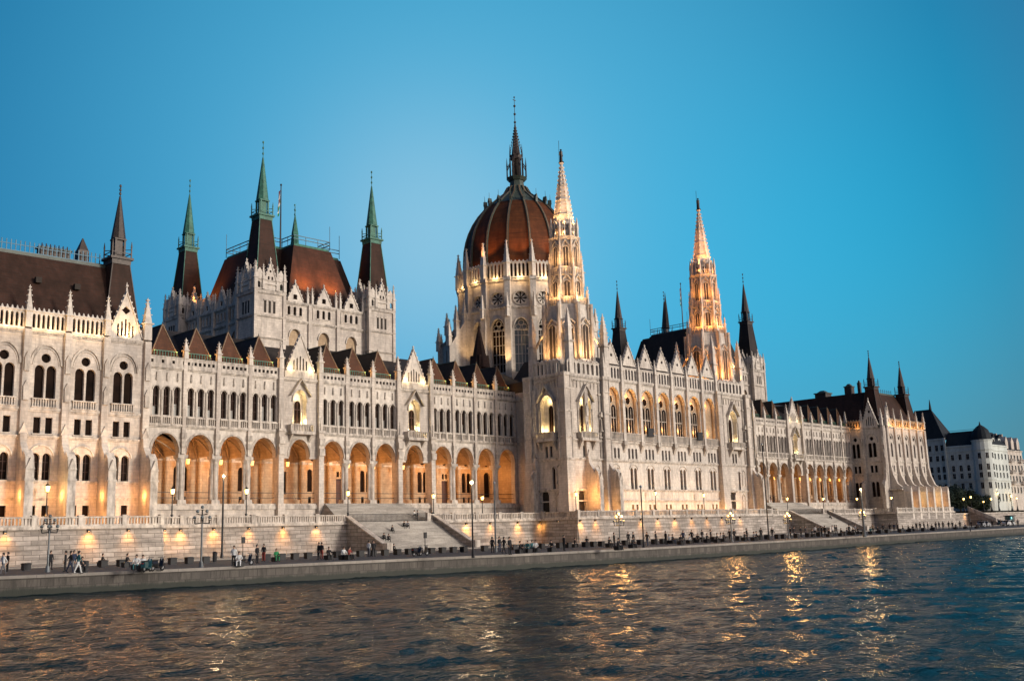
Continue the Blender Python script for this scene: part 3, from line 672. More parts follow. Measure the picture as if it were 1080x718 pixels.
for c, g in ((-129.3, True), (-134.0, False), (-138.7, False), (-143.4, False)):
    l, r = c - 2.35, c + 2.35
    tw = [arc(c + d, 16.9, 1.0, 20.2, 20.8, 6) for d in (-.62, .62)]; oc = circ(c, 21.9, .55, 10); sm = [rect(c + d - .4, c + d + .4, 12.8, 14.7) for d in (-.6, .6)]; lw = [arc(c + d, 6.4, .95, 9.8, 10.4, 6) for d in (-.6, .6)]
    W.panel(rect(l, r, 1.0, 25.0), tw + [oc] + sm + lw, 0, .5, 'facade_stone')
    W.strip(top_path(arc(c, 17, 3.1, 20.7, 23.1, 10)), .2, -.02, .2, 'trim_stone')
    window(P2, fl, tw + [oc], 0, .45, 'tracery_window', sill=False, bars=False); window(P2, fl, sm, 0, .4, 'square_window', bars=False); window(P2, fl, lw, 0, .4, 'arched_window')
    for z, h in ((15.7, .3), (12.2, .2), (24.9, .35), (5.6, .2)): mould(W, l, r, z, h, .22)
    if g: gable(P2, fl, c, .1, 25.1, 31.9, 4.4, slots=4, hole='round', finial=1.2)
    else:
        gallery(P2, fl, l + .3, r - .3, 25.05, 27.4, 5, mat='warm_stone'); glowpts(fl, [c - 1.1, c + 1.1], .8, 25.4, 75, ORANGE, .08)
W.box(-127, -125.5, -1.5, 0, 1.0, 25.2, 'facade_stone')
W.box(-146, -125.5, -6, -.56, 24.5, 25.4, 'roof_dark')
fill(P2, W)
for u in (-126.0, -131.65, -136.3):
    fins(P2, fl, u, out=2.6); pinnacle(P2, fl, u, .2, 25.1, 29.8, .36)
gable(P2, FR(PY2), 268.6, .25, 25.1, 30.4, 2.7, slots=2, hole='round', finial=1.3)
rf = MB()
X0, X1, Y0, Y1 = 267.2, 291.5, 126.4, 176
rf.add([(X0, -Y0, 25.4), (X1, -Y0, 25.4), (X1, -Y1, 25.4), (X0, -Y1, 25.4), (X0 + 4.5, -Y0 - 5.5, 35.3), (X1 - 3, -Y0 - 5.5, 35.3), (X1 - 3, -Y1, 35.3), (X0 + 4.5, -Y1, 35.3)], [(0, 1, 5, 4), (1, 2, 6, 5), (2, 3, 7, 6), (3, 0, 4, 7), (4, 5, 6, 7)], 'roof_brown')
rf.box(X0 + 4.3, X1 - 3, -Y0 - 5.8, -Y0 - 5.4, 35.1, 35.6, 'copper_dark'); rf.build('roof', P2)
cr = MB(); cresting(cr, X0 + 5, X1 - 4, -Y0 - 6, 35.5, 1.2, 1.3); cr.build('roof_cresting', P2)
for x, y, hw, z1 in ((273.5, 138, 1.0, 37.4), (275, 147, 1.7, 36.6), (273.2, 134.8, .4, 38.0)):
    ch = MB(); ch.sq(x, -y, 34.5, z1, hw, hw, 'spire_bronze'); ch.sq(x, -y, z1, z1 + .3, hw * 1.15, hw * 1.15, 'copper_dark'); ch.sq(x, -y, z1 + .3, z1 + 1.0, hw * .8, hw * .3, 'copper_dark'); ch.build('chimney', P2)
spire(P2, ((0, 0, 0), (1, 0, 0), (0, 1, 0)), 271.2, 130.3, 25.6, 36.4, 38.8, 44.8, 46.6, 2.6, 1.25, .8, 'roof_brown', 'spire_bronze')
spire(P2, ((0, 0, 0), (1, 0, 0), (0, 1, 0)), 290.0, 130.3, 25.6, 35.6, 38.0, 43.8, 45.3, 2.6, 1.25, .8, 'roof_brown', 'spire_bronze')
# inner roof block rising behind the far wing
rf = MB(); rf.add([(243, -160, 30), (266, -160, 30), (266, -176, 30), (243, -176, 30), (247, -163, 37.8), (264, -163, 37.8), (264, -174, 37.8), (247, -174, 37.8)], [(0, 1, 5, 4), (1, 2, 6, 5), (2, 3, 7, 6), (3, 0, 4, 7), (4, 5, 6, 7)], 'roof_brown')
cresting(rf, 247, 264, -163.2, 37.8, 1.5, 1.2); rf.build('roof', P2)

# ---- central block
CY = 121.41; fr = FR(CY)
C1 = part_empty_mesh('central_block', None, 'projecting river front with seven deep glowing loggia arches')
W = MB().fr(*fr); cs = [163.4 + 5.16 * k for k in range(-3, 4)]
for c in cs:
    l, r = c - 2.58, c + 2.58
    lg = arc(c, 17.5, 3.75, 23.6, 25.9, 14)
    tr = [rect(c + d - .28, c + d + .28, 12.7, 14.6) for d in (-1.05, 0, 1.05)]
    tw = [arc(c + d, 7.1, .78, 10.6, 11.05, 5) for d in (-.55, .55)]; bs = [rect(c + d - .3, c + d + .3, 3.3, 4.3) for d in (-.65, .65)]
    W.panel(rect(l, r, 1.0, 27.3), [lg] + tr + tw + bs, 0, .5, 'pale_stone')
    W.strip(top_path(lg), .24, -.02, .16, 'trim_stone'); W.strip(top_path(arc(c, 7, 2.2, 10.7, 11.6, 10)), .15, -.02, .12, 'trim_stone')
    window(C1, fr, tr, 0, .4, 'square_window', bars=False); window(C1, fr, tw, 0, .45, 'arched_window')
    mb = MB().fr(*fr)
    for pl in bs: pane(mb, pl, -.3)
    mb.build('basement_window', C1)
    lo = MB().fr(*fr); n2 = len(lg); D = .72
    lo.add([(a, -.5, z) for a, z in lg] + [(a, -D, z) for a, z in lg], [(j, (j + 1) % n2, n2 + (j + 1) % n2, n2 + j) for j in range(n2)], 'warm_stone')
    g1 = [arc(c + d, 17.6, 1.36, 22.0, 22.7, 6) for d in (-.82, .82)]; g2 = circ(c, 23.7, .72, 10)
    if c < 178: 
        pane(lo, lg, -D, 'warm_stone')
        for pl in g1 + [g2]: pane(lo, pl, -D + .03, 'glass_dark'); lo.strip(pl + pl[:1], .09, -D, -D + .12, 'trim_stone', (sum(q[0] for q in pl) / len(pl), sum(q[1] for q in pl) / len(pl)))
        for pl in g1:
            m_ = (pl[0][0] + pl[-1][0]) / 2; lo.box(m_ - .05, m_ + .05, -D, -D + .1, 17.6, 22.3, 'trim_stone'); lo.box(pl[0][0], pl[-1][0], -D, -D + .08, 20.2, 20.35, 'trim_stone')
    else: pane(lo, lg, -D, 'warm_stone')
    lo.build('loggia_window', C1)
    glowpts(fr, [c - .2], -.35, 18.6, 95, ORANGE, .25); glowpts(fr, [c - .4], -.3, 24.4, 130, ORANGE, .2)
    bl = MB().fr(*fr); balus(bl, l + .5, r - .5, .35, 16.0, 17.45, step=.32); bl.build('balustrade', C1)
    gallery(C1, fr, l + .35, r - .35, 27.35, 30.3, 5, crown=False)
    gable(C1, fr, c, .15, 30.3, 34.1, 3.7, slots=0, hole='round', finial=.9)
for i in range(8):
    l = 163.4 + 5.16 * (i - 3.5)
    pl = MB().fr(*fr); pl.box(l - .35, l + .35, -.02, .55, 15.6, 27.3, 'pale_stone'); pl.box(l - .5, l + .5, .0, .7, 15.2, 16.0, 'trim_stone'); pl.box(l - .42, l + .42, .0, .65, 23.0, 23.6, 'trim_stone'); pl.fin([(0, 15.2), (.7, 15.2), (0, 13.8)], l - .3, l + .3, 'trim_stone')
    pl.build('pilaster', C1); pinnacle(C1, fr, l, .25, 27.3, 32.0, .32)
ul, ur = cs[0] - 2.58, cs[-1] + 2.58
for z, h in ((15.75, .35), (12.3, .22), (7.0, .2), (5.05, .2), (27.2, .4)): mould(W, ul, ur, z, h, .3)
glowpts(fr, [ul + 2 + k * 4.1 for k in range(9)], 2.1, 3.2, 170, ORANGE, .3)
for c in (158.0, 174.2):                                        # dark notice boxes on the balustrade
    bx = MB().fr(*fr); bx.box(c - .9, c + .9, .55, .75, 17.0, 18.6, 'iron_black'); bx.box(c - .8, c + .8, .75, .78, 17.2, 18.4, 'box_black'); bx.build('dark_panel', C1)
# side return between the near wing and the left tower
W.fr(*FL(136.4)); 
rt = [arc(-132.0 + d, 17.33, .9, 20.85, 21.4, 5) for d in (-.9, .9)]
W.panel(rect(-135.4, -128.5, 1.0, 25.4), rt, 0, .45, 'facade_stone'); window(C1, FL(136.4), [rt[0]], 0, .4, 'arched_window'); window(C1, FL(136.4), [rt[1]], 0, .4, 'arched_window')
for z, h in ((15.95, .3), (24.1, .35)): mould(W, -135.3, -129.2, z, h, .3)
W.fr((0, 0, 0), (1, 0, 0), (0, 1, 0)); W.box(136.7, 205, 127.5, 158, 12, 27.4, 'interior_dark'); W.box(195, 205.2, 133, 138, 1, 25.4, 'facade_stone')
W.box(145.5, 182, 121.95, 127.4, 26.9, 27.4, 'roof_dark')
fill(C1, W)
rf = MB().fr((0, 0, 0), (1, 0, 0), (0, 1, 0))
rf.add([(146, 125, 27.4), (181.5, 125, 27.4), (181.5, 148, 27.4), (146, 148, 27.4), (150, 133, 34.0), (177, 133, 34), (177, 146, 34.0), (150, 146, 34)], [(0, 1, 5, 4), (1, 2, 6, 5), (2, 3, 7, 6), (3, 0, 4, 7), (4, 5, 6, 7)], 'roof_dark')
rf.add([(120, 137.5, 26.5), (146, 137.5, 26.5), (146, 148, 31.5), (120, 148, 31.5)], [(0, 1, 2, 3)], 'roof_dark')
rf.build('roof', C1)
tc = MB().fr((0, 0, 0), (1, 0, 0), (0, 1, 0)); tc.sq(138.9, 147.5, 30, 34.5, 1.5, 1.3, 'roof_brown'); tc.frust(138.9, 147.5, 32.0, 40.6, 2.0, .1, 8, 'roof_brown'); tc.frust(138.9, 147.5, 40.6, 41.6, .08, .03, 5, 'spire_bronze'); tc.build('turret_roof', C1)

# ---- the two stone towers
def statue(mb, u, w, z, h, mat='bronze'):
    k = h / 3.0
    mb.frust(u, w, z, z + .25 * k, .55 * k, .45 * k, 8, mat); mb.frust(u, w, z + .25 * k, z + 1.5 * k, .32 * k, .26 * k, 7, mat); mb.frust(u, w, z + 1.5 * k, z + 2.2 * k, .27 * k, .34 * k, 7, mat)
    mb.frust(u, w, z + 2.2 * k, z + 2.35 * k, .12 * k, .1 * k, 6, mat); mb.ball(u, w, z + 2.52 * k, .2 * k, mat, 7)
    mb.tube((u + .3 * k, w, z + 2.05 * k), (u + .55 * k, w + .1, z + 1.4 * k), .09 * k, mat); mb.tube((u - .3 * k, w, z + 2.05 * k), (u - .42 * k, w + .1, z + 1.45 * k), .09 * k, mat)
    mb.tube((u - .45 * k, w + .1, z + .3 * k), (u - .38 * k, w + .1, z + 4.3 * k), .04 * k, mat, 4)
def tower(X, Y, X0, X1, lf, glow, name_label, notch_left=True):
    T = part_empty_mesh('tower', None, name_label); W = MB(); fr = FR(CY); cx = (X0 + X1) / 2
    W.fr(*fr)
    def face(fr_, c, h, deep=True):
        ni = arc(c, 17.1, 3.2, 21.3, 23.8, 12); sm = [rect(c + d - .3, c + d + .3, 12.75, 14.7) for d in (-.55, .55)]
        dr = arc(c - h * .3, 2.0, 1.9, 6.2, 7.2, 8); lw = arc(c + h * .25, 7.2, .7, 10.6, 11.0, 5)
        W.fr(*fr_); W.panel(rect(c - h, c + h, 1.0, 27.3), [ni, dr, lw] + sm, 0, .5, 'facade_stone')
        pane(W, dr, -.45, 'interior_dark'); W.strip(top_path(ni), .24, -.02, .2, 'trim_stone'); W.strip(top_path(dr), .16, -.02, .12, 'trim_stone')
        window(T, fr_, sm, 0, .4, 'square_window', bars=False); window(T, fr_, [lw], 0, .4, 'arched_window', top_path(lw))
        mb = MB().fr(*fr_); nd = .85; n2 = len(ni)
        mb.add([(a, -.5, z) for a, z in ni] + [(a, -nd, z) for a, z in ni], [(j, (j + 1) % n2, n2 + (j + 1) % n2, n2 + j) for j in range(n2)], 'pale_stone')
        inn = arc(c + .2, 17.1, 1.15, 21.2, 22.0, 8); pane(mb, ni, -nd, 'pale_stone'); pane(mb, inn, -nd + .03); mb.strip(inn, .12, -nd, -nd + .14, 'trim_stone', (c + .2, 19))
        mb.box(c + .16, c + .24, -nd + .03, -nd + .1, 17.1, 21.9, 'wood_dark')
        for sg in (-1, 1):
            mb.add([(c + sg * 2.0, 0, 22.6), (c, 0, 25.4), (c, 0, 25.75), (c + sg * 2.25, 0, 22.6), (c + sg * 2.0, .75, 22.6), (c, .75, 25.4), (c, .75, 25.75), (c + sg * 2.25, .75, 22.6)], [(4, 5, 6, 7), (3, 2, 6, 7), (0, 4, 5, 1), (0, 3, 7, 4)], 'trim_stone')
            mb.frust(c + sg * 1.95, .12, 17.0, 22.6, .1, .1, 6, 'trim_stone')
        mb.build('niche_window', T)
        bc = MB().fr(*fr_); bc.box(c - 2.2, c + 2.2, .02, 1.2, 15.5, 15.9, 'trim_stone'); balus(bc, c - 2.2, c + 2.2, 1.05, 15.9, 17.1, step=.32)
        for sg in (-1, 1): bc.box(c + sg * 2.2 - .1, c + sg * 2.2 + .1, .02, 1.1, 15.9, 17.0, 'trim_stone'); bc.fin([(.02, 15.5), (1.0, 15.5), (.02, 13.9)], c + sg * 1.8 - .2, c + sg * 1.8 + .2, 'trim_stone')
        bc.build('balcony', T)
        if glow > 0:
            for sg in (-1, 1): glowpts(fr_, [c + sg * 1.15], -.3, 17.6, 130 * glow, YEL, .2)
            glowpts(fr_, [c], -.3, 22.9, 110 * glow, YEL, .2)
        gallery(T, fr_, c - h + .9, c + h - .9, 27.4, 30.3, 7)
        for z, q in ((15.7, .25), (12.4, .25), (27.2, .4), (7.0, .2), (26.4, .2)): mould(W, c - h, c + h, z, q, .28)
    face(fr, cx, (X1 - X0) / 2)
    if notch_left: face(FL(X0), -(CY + 4.2), 4.2)
    for fr_, c, h in ((fr, cx, (X1 - X0) / 2), (FL(X0), -(CY + 4.2), 4.2)):
        for sg in (-1, 1):
            sh_ = MB().fr(*fr_)
            for d in (.18, .42): sh_.frust(c + sg * (h - 1.0 - d), .14, 12.6, 26.8, .1, .1, 6, 'trim_stone')
            for z in (16.2, 20.2, 24.0): sh_.box(c + sg * (h - 1.35) - .35, c + sg * (h - 1.35) + .35, .0, .36, z, z + .22, 'trim_stone')
            sh_.frust(c + sg * (h - 1.3), .42, 17.6, 19.4, .2, .13, 6, 'trim_stone'); sh_.ball(c + sg * (h - 1.3), .42, 19.55, .14, 'trim_stone', 6); sh_.box(c + sg * (h - 1.3) - .28, c + sg * (h - 1.3) + .28, 0, .6, 17.35, 17.6, 'trim_stone'); sh_.prism([(c + sg * (h - 1.3) - .35, 20.0), (c + sg * (h - 1.3), 21.0), (c + sg * (h - 1.3) + .35, 20.0)], .1, .65, 'trim_stone')
            sh_.build('carved_shaft', T)
        bp_ = MB().fr(*fr_); n_ = 9
        for q in range(n_):
            u = c - h + 1.5 + (2 * h - 3.0) * q / (n_ - 1); bp_.box(u - .07, u + .07, .0, .14, 25.0, 26.3, 'trim_stone')
            if q < n_ - 1: st_ = (2 * h - 3.0) / (n_ - 1); bp_.strip(top_path(arc(u + st_ / 2, 25.0, st_ - .1, 25.9, 26.2, 5)), .06, 0, .1, 'trim_stone')
        for u, z0, z1 in ((c + h * .45, 2.2, 5.8), (c + h * .55, 8.0, 10.8)): bp_.strip([(u - .5, z0), (u - .5, z1), (u, z1 + .5), (u + .5, z1), (u + .5, z0)], .1, 0, .12, 'trim_stone')
        bp_.box(c - h, c + h, -.02, .16, 4.9, 5.1, 'trim_stone'); bp_.box(c - h, c + h, -.02, .2, 17.0 - .1, 17.05, 'trim_stone') ; bp_.build('blind_tracery', T)
    # corner piers
    W.fr((0, 0, 0), (1, 0, 0), (0, 1, 0))
    corners = [(X0, CY), (X1, CY), (X0, CY + 8.4), (X1, CY + 8.4)]
    for x, y in corners:
        W.sq(x, y, 12.3, 27.4, .8, .75, 'facade_stone'); W.sq(x, y, 1.0, 12.3, 1.35, .85, 'facade_stone'); W.sq(x, y, 12.0, 12.4, 1.0, 1.0, 'trim_stone'); [W.frust(x + a_ * .8, y + b_ * .8, 12.4, 26.9, .14, .12, 6, 'trim_stone') for a_ in (-1, 1) for b_ in (-1, 1)]; [W.sq(x, y, z_, z_ + .25, .92, .92, 'trim_stone') for z_ in (16.0, 20.5, 24.5)]; W.sq(x, y, 26.9, 27.5, .95, .95, 'trim_stone')
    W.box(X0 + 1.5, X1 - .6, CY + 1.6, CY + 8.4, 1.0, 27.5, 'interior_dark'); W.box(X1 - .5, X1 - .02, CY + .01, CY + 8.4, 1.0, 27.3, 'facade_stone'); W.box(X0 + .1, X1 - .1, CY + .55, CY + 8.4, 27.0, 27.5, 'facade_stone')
    # octagonal stages
    fz = ((X, Y, 0), (1, 0, 0), (0, 1, 0)); W.fr(*fz)
    def stage(z0, z1, r0, r1, hole_h, rib=.3):
        W.frust(0, 0, z0, z1, r0, r1, 8, 'pale_stone', rot=PI / 8)
        for i in range(8):
            a = PI / 8 + i * PI / 4; ca, sa = math.cos(a), math.sin(a)
            W.frust(ca * r0, sa * r0, z0, z1, rib, rib * .8, 6, 'trim_stone')
        for i in range(8):
            a = i * PI / 4; N = (math.cos(a), math.sin(a), 0); U = (-math.sin(a), math.cos(a), 0)
            ap = (r0 + r1) / 2 * math.cos(PI / 8)
            wm = MB().fr((X, Y, 0), U, N); w = r0 * .36
            pl = arc(0, z0 + hole_h[0], w, z0 + hole_h[1] - w * .5, z0 + hole_h[1], 6)
            ap0 = r0 * math.cos(PI / 8) - (r0 - r1) * math.cos(PI / 8) * hole_h[0] / (z1 - z0)
            pane(wm, pl, ap0 + .03, 'interior_dark'); wm.strip(top_path(pl), .14, ap0 - .1, ap0 + .16, 'trim_stone'); wm.box(-.05, .05, ap0, ap0 + .1, z0 + hole_h[0], z0 + hole_h[1] - .2, 'trim_stone')
            for sg in (-1, 1): wm.box(sg * w / 2 - .07, sg * w / 2 + .07, ap0 - .1, ap0 + .16, z0 + hole_h[0], z0 + hole_h[1] - w * .5, 'trim_stone')
            wm.prism([(-w * .75, z0 + hole_h[1] + .15), (0, z0 + hole_h[1] + 1.4), (w * .75, z0 + hole_h[1] + .15), (w * .6, z0 + hole_h[1] + .1), (0, z0 + hole_h[1] + 1.1), (-w * .6, z0 + hole_h[1] + .1)], ap0 - .2, ap0 + .25, 'trim_stone')
            wm.build('lancet_window', T)
    def ring(z0, z1, r, n=16):
        g = MB().fr(*fz); g.frust(0, 0, z0 - .3, z0, r * .93, r * 1.04, 8, 'trim_stone', rot=PI / 8)
        for i in range(8):
            a0 = PI / 8 + i * PI / 4; a1 = a0 + PI / 4; p0 = V((math.cos(a0) * r, math.sin(a0) * r, 0)); p1 = V((math.cos(a1) * r, math.sin(a1) * r, 0))
            g.tube((p0.x, p0.y, z1 - .08), (p1.x, p1.y, z1 - .08), .11, 'trim_stone', 4)
            for k in range(5): q = p0.lerp(p1, k / 5); g.box(q.x - .08, q.x + .08, q.y - .08, q.y + .08, z0, z1, 'trim_stone')
            g.sq(p0.x, p0.y, z0, z1 + .9, .17, .03, 'trim_stone')
        g.build('gallery', T)
    stage(27.4, 41.0, 4.75, 3.95, (3.2, 9.6), .42); ring(41.0, 42.3, 3.95)
    stage(41.0, 46.7, 3.25, 2.95, (1.4, 4.4), .3); ring(46.7, 47.9, 3.3)
    stage(46.7, 53.6, 2.85, 2.6, (1.6, 5.4), .26)
    W.frust(0, 0, 53.4, 54.0, 2.8, 3.2, 8, 'trim_stone', rot=PI / 8)
    stage(54.0, 56.6, 2.25, 2.1, (.5, 1.9), .22)
    cr = MB().fr(*fz)
    for i in range(8):
        a = PI / 8 + i * PI / 4; ca, sa = math.cos(a), math.sin(a)
        cr.sq(ca * 2.65, sa * 2.65, 53.9, 55.8, .2, .17, 'pale_stone'); cr.sq(ca * 2.65, sa * 2.65, 55.8, 58.0, .24, .03, 'pale_stone')
        a2 = i * PI / 4; cr.sq(math.cos(a2) * 2.5, math.sin(a2) * 2.5, 54, 57.0, .12, .02, 'pale_stone')
    cr.build('pinnacle_ring', T)
    sp = MB().fr(*fz); sp.frust(0, 0, 55.0, 69.0, 2.3, .25, 8, 'pale_stone', rot=PI / 8)
    for i in range(8):
        a = PI / 8 + i * PI / 4
        for k in range(15):
            f = k / 15; r = 2.15 + (.25 - 2.15) * f + .02; z = 56.4 + 12.6 * f; sp.box(math.cos(a) * r - .11, math.cos(a) * r + .11, math.sin(a) * r - .11, math.sin(a) * r + .11, z, z + .26, 'pale_stone')
    for k in (58.5, 61.5, 64.5): 
        r = 2.3 + (.25 - 2.3) * (k - 55) / 14 - .02; sp.frust(0, 0, k, k + .2, r + .12, r + .1, 8, 'trim_stone', rot=PI / 8)
    sp.frust(0, 0, 69.0, 69.3, .4, .45, 8, 'pale_stone'); sp.build('spire', T)
    st = MB().fr(*fz); statue(st, 0, 0, 69.3, 3.1); st.build('statue', T)
    fill(T, W)
    # tall pinnacles with flying ribs at the corners of the gallery
    for x, y in [(X - 4.9, Y - 4.4), (X + 4.9, Y - 4.4), (X - 4.9, Y + 4.6), (X + 4.9, Y + 4.6)]:
        pn = MB().fr((0, 0, 0), (1, 0, 0), (0, 1, 0))
        pn.sq(x, y, 27.4, 33.2, .62, .55, 'pale_stone'); pn.sq(x, y, 33.2, 33.5, .75, .75, 'trim_stone'); pn.sq(x, y, 33.5, 35.6, .5, .45, 'pale_stone'); pn.sq(x, y, 35.6, 39.6, .55, .04, 'pale_stone')
        for k in range(5):
            f = k / 5; r = .5 * (1 - f) + .05
            for a, b in ((1, 1), (1, -1), (-1, 1), (-1, -1)): pn.box(x + a * r - .08, x + a * r + .08, y + b * r - .08, y + b * r + .08, 35.8 + f * 3.6, 36.0 + f * 3.6, 'pale_stone')
        q0 = V((x, y, 33)); q1 = V((X, Y, 38.5)); d = (V((X, Y, 0)) - V((x, y, 0))).normalized() * (V((X, Y, 0)) - V((x, y, 0))).length * .48
        pn.tube((x, y, 32.4), (x + d.x, y + d.y, 37.6), .26, 'trim_stone', 4); pn.build('pinnacle', T)
        glowpts(((0, 0, 0), (1, 0, 0), (0, 1, 0)), [], 0, 0, 0)
    # mid stage side pinnacles
    for i in range(8):
        a = PI / 8 + i * PI / 4; fz2 = ((X + math.cos(a) * 4.15, Y + math.sin(a) * 4.15, 0), (1, 0, 0), (0, 1, 0)); pinnacle(T, fz2, 0, 0, 38.0, 44.4, .3)
        fz2 = ((X + math.cos(a) * 3.25, Y + math.sin(a) * 3.25, 0), (1, 0, 0), (0, 1, 0)); pinnacle(T, fz2, 0, 0, 44.9, 51.0, .24)
    return T
T1 = tower(141.5, 126.1, 134.6, 145.2, None, 1.0, 'nearer stone tower with a crocketed spire, left of the loggia')
T2 = tower(187.3, 126.5, 181.9, 192.5, None, .35, 'farther stone tower, glowing deep orange to its tip, right of the loggia')
for X, k in ((141.5, 1.0), (187.3, 1.25)):
    col = (1, .52, .19) if X < 150 else (1, .36, .07)
    for a in (-2.36, -1.57, 3.14, -.79, -1.95, -2.75):
        light('SPOT', (X + 7.0 * math.cos(a), 126.3 + 6.6 * math.sin(a), 31.0), 950 * k, col, .5, (X, 126.3, 36.5), 115)
        light('SPOT', (X + 5.6 * math.cos(a), 126.3 + 5.6 * math.sin(a), 41.6), 560 * k, col, .4, (X, 126.3, 47.5), 100)
        light('SPOT', (X + 4.9 * math.cos(a), 126.3 + 4.9 * math.sin(a), 48.2), 520 * k, col, .4, (X, 126.3, 55), 90)
    for dx, dy in ((-3.9, -3.7), (3.9, -3.7), (-4.6, 2.5)):
        light('SPOT', (X + dx, 126.3 + dy, 33.0), 2200 * k, col, .15, (X + dx * .2, 126.3 + dy * .2, 50), 60)
    for a in (-2.36, -.9, 2.6, -1.6, 3.4):
        light('POINT', (X + 3.7 * math.cos(a), 126.3 + 3.7 * math.sin(a), 42.2), 60 * k, col, .3); light('POINT', (X + 3.1 * math.cos(a), 126.3 + 3.1 * math.sin(a), 47.9), 55 * k, col, .3)
        light('POINT', (X + 2.75 * math.cos(a), 126.3 + 2.75 * math.sin(a), 54.8), 50 * k, col, .08); light('SPOT', (X + 2.9 * math.cos(a), 126.3 + 2.9 * math.sin(a), 56.3), 1900 * k, col, .3, (X, 126.3, 66), 60); light('SPOT', (X + 3.6 * math.cos(a), 126.3 + 3.6 * math.sin(a), 56.0), 2800 * k, col, .3, (X, 126.3, 68.5), 30, 1.0)
for u in (145.4, 139.9, 192.7): fins(T1 if u < 150 else T2, FR(CY), u, out=3.2)
fins(T1, FL(134.6), -128.6, out=1.6)
light('POINT', (137.4, 119.2, 6.0), 650, AMB, .5); light('POINT', (142.4, 119.6, 3.6), 300, ORANGE, .2); light('POINT', (147.0, 119.6, 3.6), 200, ORANGE, .2); light('POINT', (187, 119.4, 3.6), 260, ORANGE, .2)

# ---- the dome
DX, DY = 162.8, 159.0
D1 = part_empty_mesh('dome', None, 'sixteen-sided drum with a rust red ribbed dome and dark needle')
W = MB().fr((DX, DY, 0), (1, 0, 0), (0, 1, 0)); NS = 16
cam_a = math.atan2(-DY, -DX)
def dfr(i, half=False):
    a = cam_a + (i + (.5 if half else 0)) * 2 * PI / NS; return a, ((DX, DY, 0), (-math.sin(a), math.cos(a), 0), (math.cos(a), math.sin(a), 0))
R_ap = 13.0; hw = R_ap * math.tan(PI / NS)
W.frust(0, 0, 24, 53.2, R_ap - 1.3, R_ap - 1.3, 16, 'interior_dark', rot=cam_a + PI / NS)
for i in range(NS):
    a, f = dfr(i)
    front = math.cos(a - cam_a) > -.3
    W.fr(*f)
    win = arc(0, 33.0, 2.9, 42.4, 44.5, 10); rose = circ(0, 48.9, 1.4, 16)
    W.panel(rect(-hw, hw, 24, 53.2), [win, rose], R_ap, .8, 'facade_stone')
    W.strip(top_path(win), .25, R_ap - .02, R_ap + .25, 'trim_stone'); W.strip(rose + rose[:1], .22, R_ap - .02, R_ap + .2, 'trim_stone', (0, 48.9))
    mould(W, -hw, hw, 46.9, .35, .3, w=R_ap); mould(W, -hw, hw, 52.9, .4, .4, w=R_ap)
    if not front: continue
    wm = MB().fr(*f); pane(wm, win, R_ap - .7, 'glass_pale' if i % 2 == 0 else 'glass_dark')
    for k in range(1, 4): wm.box(-1.45 + k * .725 - .06, -1.45 + k * .725 + .06, R_ap - .7, R_ap - .5, 33.0, 42.3, 'trim_stone')
    for z in (34.8, 36.8, 38.8, 40.8): wm.box(-1.45, 1.45, R_ap - .7, R_ap - .55, z, z + .12, 'trim_stone')
    wm.box(-1.45, 1.45, R_ap - .7, R_ap - .45, 41.9, 42.2, 'trim_stone')
    for px, pz, pr in ((-.68, 42.7, .45), (.68, 42.7, .45), (0, 43.6, .5)): wm.strip(circ(px, pz, pr, 10) + circ(px, pz, pr, 10)[:1], .14, R_ap - .7, R_ap - .45, 'trim_stone', (px, pz))
    wm.build('tall_window', D1)
    rw = MB().fr(*f); pane(rw, rose, R_ap - .6, 'interior_dark')
    for k in range(8):
        an = k * PI / 4 + PI / 8; rw.add([(.2 * math.cos(an), R_ap - .5, 48.9 + .2 * math.sin(an)), (1.42 * math.cos(an + .23), R_ap - .5, 48.9 + 1.42 * math.sin(an + .23)), (1.42 * math.cos(an - .23), R_ap - .5, 48.9 + 1.42 * math.sin(an - .23))], [(0, 1, 2)], 'pale_stone')
    rw.build('rose_window', D1)
    hw2 = (R_ap + .55) * math.tan(PI / NS)
    gallery(D1, f, -hw2 + .55, hw2 - .55, 53.2, 57.1, 5, w=R_ap + .55)
    light('POINT', (DX + math.cos(a) * (R_ap + 1.25), DY + math.sin(a) * (R_ap + 1.25), 53.2), 230, WARM, .1)
    light('POINT', (DX + math.cos(a) * (R_ap - .1), DY + math.sin(a) * (R_ap - .1), 56.2), 90, ORANGE, .1)
